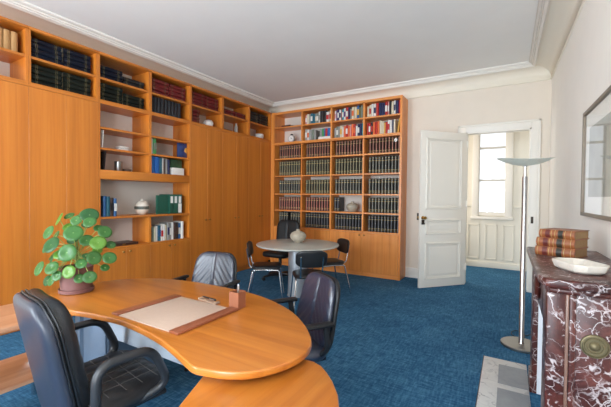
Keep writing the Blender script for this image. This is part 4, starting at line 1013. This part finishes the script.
# hearth slab set flush in the carpet
h = thing('hearth', 'white and grey marble hearth slab on the floor before the fireplace', 'hearth', (0, 2.6, 0))
HX0, HX1, HY0, HY1 = -.165, MX0+.024, 1.62, 3.40
obj('border', MB().box(HX0, HX1, HY0, HY1, .0005, .004, .001), WHM, h, world=True)
yy = HY1-.11
k = 0
while yy-.34 > HY0:
    obj('grey_tile', MB().box(HX0+.115, HX1-.002, yy-.34, yy, .0041, .006), GRM, h, world=True)['label'] = 'grey marble tile'
    yy -= .34+.075
obj('metal_edge', MB().box(HX0-.006, HX0-.0005, HY0, HY1+.006, .0005, .006), BRZ, h, world=True)

# dish and books on the mantel
t = thing('stone_dish', 'shallow white stone dish with chipped rim on the mantel', 'dish', (.315, 2.225, MZ+.0005), math.radians(26))
def octa(a, b, c): return [(-a, -b+c), (-a+c, -b), (a-c, -b), (a, -b+c), (a, b-c), (a-c, b), (-a+c, b), (-a, b-c)]
mb = MB(); bm = mb.bm
rings = []
for sc_, z in ((.72, 0), (.9, .012), (1.0, .045), (.96, .049), (.88, .046), (.76, .018), (.4, .014)):
    rings.append([bm.verts.new((x*sc_, y*sc_, z+random.uniform(-.001, .001))) for x, y in octa(.085, .125, .04)])
for A, B in zip(rings, rings[1:]):
    for k in range(8): f = bm.faces.new((A[k], A[(k+1) % 8], B[(k+1) % 8], B[k])); f.smooth = True
bm.faces.new(list(reversed(rings[0]))); bm.faces.new(rings[-1])
bmesh.ops.recalc_face_normals(bm, faces=bm.faces); bmesh.ops.bevel(bm, geom=[e for e in bm.edges], offset=.003, segments=2, affect='EDGES', profile=.5)
obj('basin', mb, plain('white_stone', (206, 198, 186), .6, noise=.08, nscale=30), t, angle=60)
CALF = plain('tan_calf_leather', (134, 78, 44), .42, noise=.25, nscale=30)
LAB1 = plain('maroon_label', (92, 36, 32), .4); LAB2 = plain('black_label', (44, 40, 32), .4)
OLDP = plain('old_paper_edges', (150, 118, 80), .8, noise=.1, nscale=120)
def old_book(label, loc, rz, Ls, th, dp):
    t = thing('antique_book', label, 'book', loc, rz, 'antique leather books on the mantel')
    mb = MB(); n = 8
    prof_ = [(.006-.012*math.sin(PI*k/n), th*k/n) for k in range(n+1)]
    # spine runs along x, faces -y
    poly = [(y, z) for y, z in prof_] + [(.010, th), (.010, 0)]
    M = Matrix(((0, 0, 1, -Ls/2), (1, 0, 0, 0), (0, 1, 0, 0), (0, 0, 0, 1)))
    mb.prism(poly, 0, Ls, M=M); mb.box(-Ls/2, Ls/2, .0101, dp, 0, .004); mb.box(-Ls/2, Ls/2, .0101, dp, th-.004, th)
    obj('cover', mb, CALF, t)
    obj('page_block', MB().box(-Ls/2+.004, Ls/2-.004, .011, dp-.004, .0042, th-.0042), OLDP, t)
    def band(u, w, mat, nm, g=.0012):
        mb = MB(); pl = [(y-g if k <= n else y, z) for k, (y, z) in enumerate(poly)]
        pl = [(y, min(max(z, .001), th-.001)) for y, z in pl]
        M2 = Matrix(((0, 0, 1, -Ls/2+u*Ls), (1, 0, 0, 0), (0, 1, 0, 0), (0, 0, 0, 1))); mb.prism(pl, 0, w*Ls, M=M2); return obj(nm, mb, mat, t)
    band(.19, .13, LAB1, 'title_label')['label'] = 'maroon title label'
    band(.55, .14, LAB2, 'volume_label')['label'] = 'dark volume label'
    for u in (.06, .36, .46, .74, .9): band(u, .012, GOLD, 'raised_band', .002)
    return t
old_book('tan leather antique book at the bottom of the mantel stack', (.252, 2.69, MZ+.0005), math.radians(-27), .22, .058, .20)
old_book('tan leather antique book in the middle of the mantel stack', (.255, 2.70, MZ+.0590), math.radians(-28), .215, .056, .20)
old_book('tan leather antique book on top of the mantel stack', (.262, 2.70, MZ+.1155), math.radians(-30), .20, .054, .195)

# framed picture on the right wall (hangs from the wall, follows it)
FY0, FY1, FZ0, FZ1 = 2.30, 3.585, 1.266, 2.098
ang = math.atan2(xr(FY0)-xr(FY1), FY1-FY0)
t = thing('framed_picture', 'large glazed picture in a slim grey-brown frame on the right wall', 'picture', (xr((FY0+FY1)/2)-.002, (FY0+FY1)/2, (FZ0+FZ1)/2), ang)
hw, hh = (FY1-FY0)/2, (FZ1-FZ0)/2
FR = plain('grey_brown_frame', (128, 114, 98), .5)
mb = MB(); fw = .026
for q in ((-hw, -hw+fw, -hh, hh), (hw-fw, hw, -hh, hh)): mb.box(-.032, 0, q[0], q[1], q[2], q[3], .002)
for q in ((-hh, -hh+fw), (hh-fw, hh)): mb.box(-.032, 0, -hw+fw, hw-fw, q[0], q[1], .002)
obj('frame', mb, FR, t)
obj('mat_board', MB().box(-.012, -.004, -hw+fw, hw-fw, -hh+fw, hh-fw), plain('warm_mat', (246, 244, 236), .8), t)
obj('print', MB().box(-.0135, -.0121, -hw+.17, hw-.17, -hh+.15, hh-.15), plain('faded_print', (158, 158, 148), .8, noise=.2, nscale=6), t)
obj('glass', MB().box(-.0195, -.0165, -hw+fw, hw-fw, -hh+fw, hh-fw), GLASS, t)

# ---------------------------------------------------------------- light, camera, view
w = bpy.data.worlds.new('World'); SC.world = w; w.use_nodes = True
bg = w.node_tree.nodes['Background']; bg.inputs['Color'].default_value = (.92, .96, 1.0, 1); bg.inputs['Strength'].default_value = 1.3
def area(name, loc, rot, sx, sy, power, col):
    l = bpy.data.lights.new(name, 'AREA'); l.shape = 'RECTANGLE'; l.size = sx; l.size_y = sy; l.energy = power; l.color = col
    o = bpy.data.objects.new(name, l); COL.objects.link(o); o.location = loc; o.rotation_euler = rot
    return o
for i, (a, b) in enumerate(wins):
    area('window_daylight', ((a+b)/2, YF-.28, (wz0+wz1)/2), (PI/2, 0, 0), b-a, wz1-wz0, 232, (.80, .90, 1.0))
area('hall_fill_light', (hx0+.02, 7.0, 1.7), (0, -PI/2, 0), 2.0, 1.0, 25, (1., .98, .95))  # added lamp on the hall's unseen side wall, where no window stands
cam = bpy.data.cameras.new('Camera'); co = bpy.data.objects.new('Camera', cam); COL.objects.link(co)
cam.sensor_width = 36; cam.lens = 342.611728/611*36; cam.clip_start = .05
yaw, pit, rol = .536602200, -.0208527957, .00948615458
f = Vector((-math.sin(yaw)*math.cos(pit), math.cos(yaw)*math.cos(pit), math.sin(pit))); r = Vector((math.cos(yaw), math.sin(yaw), 0)); u = r.cross(f)
r2 = r*math.cos(rol)+u*math.sin(rol); u2 = -r*math.sin(rol)+u*math.cos(rol)
co.matrix_world = Matrix(((r2.x, u2.x, -f.x, 0), (r2.y, u2.y, -f.y, 0), (r2.z, u2.z, -f.z, 1.4), (0, 0, 0, 1)))
SC.camera = co
vs = SC.view_settings; vs.view_transform = 'Standard'; vs.look = 'None'; vs.gamma = 1; vs.use_curve_mapping = False; vs.exposure = 0.08
SC.cycles.max_bounces = 10; SC.cycles.diffuse_bounces = 6
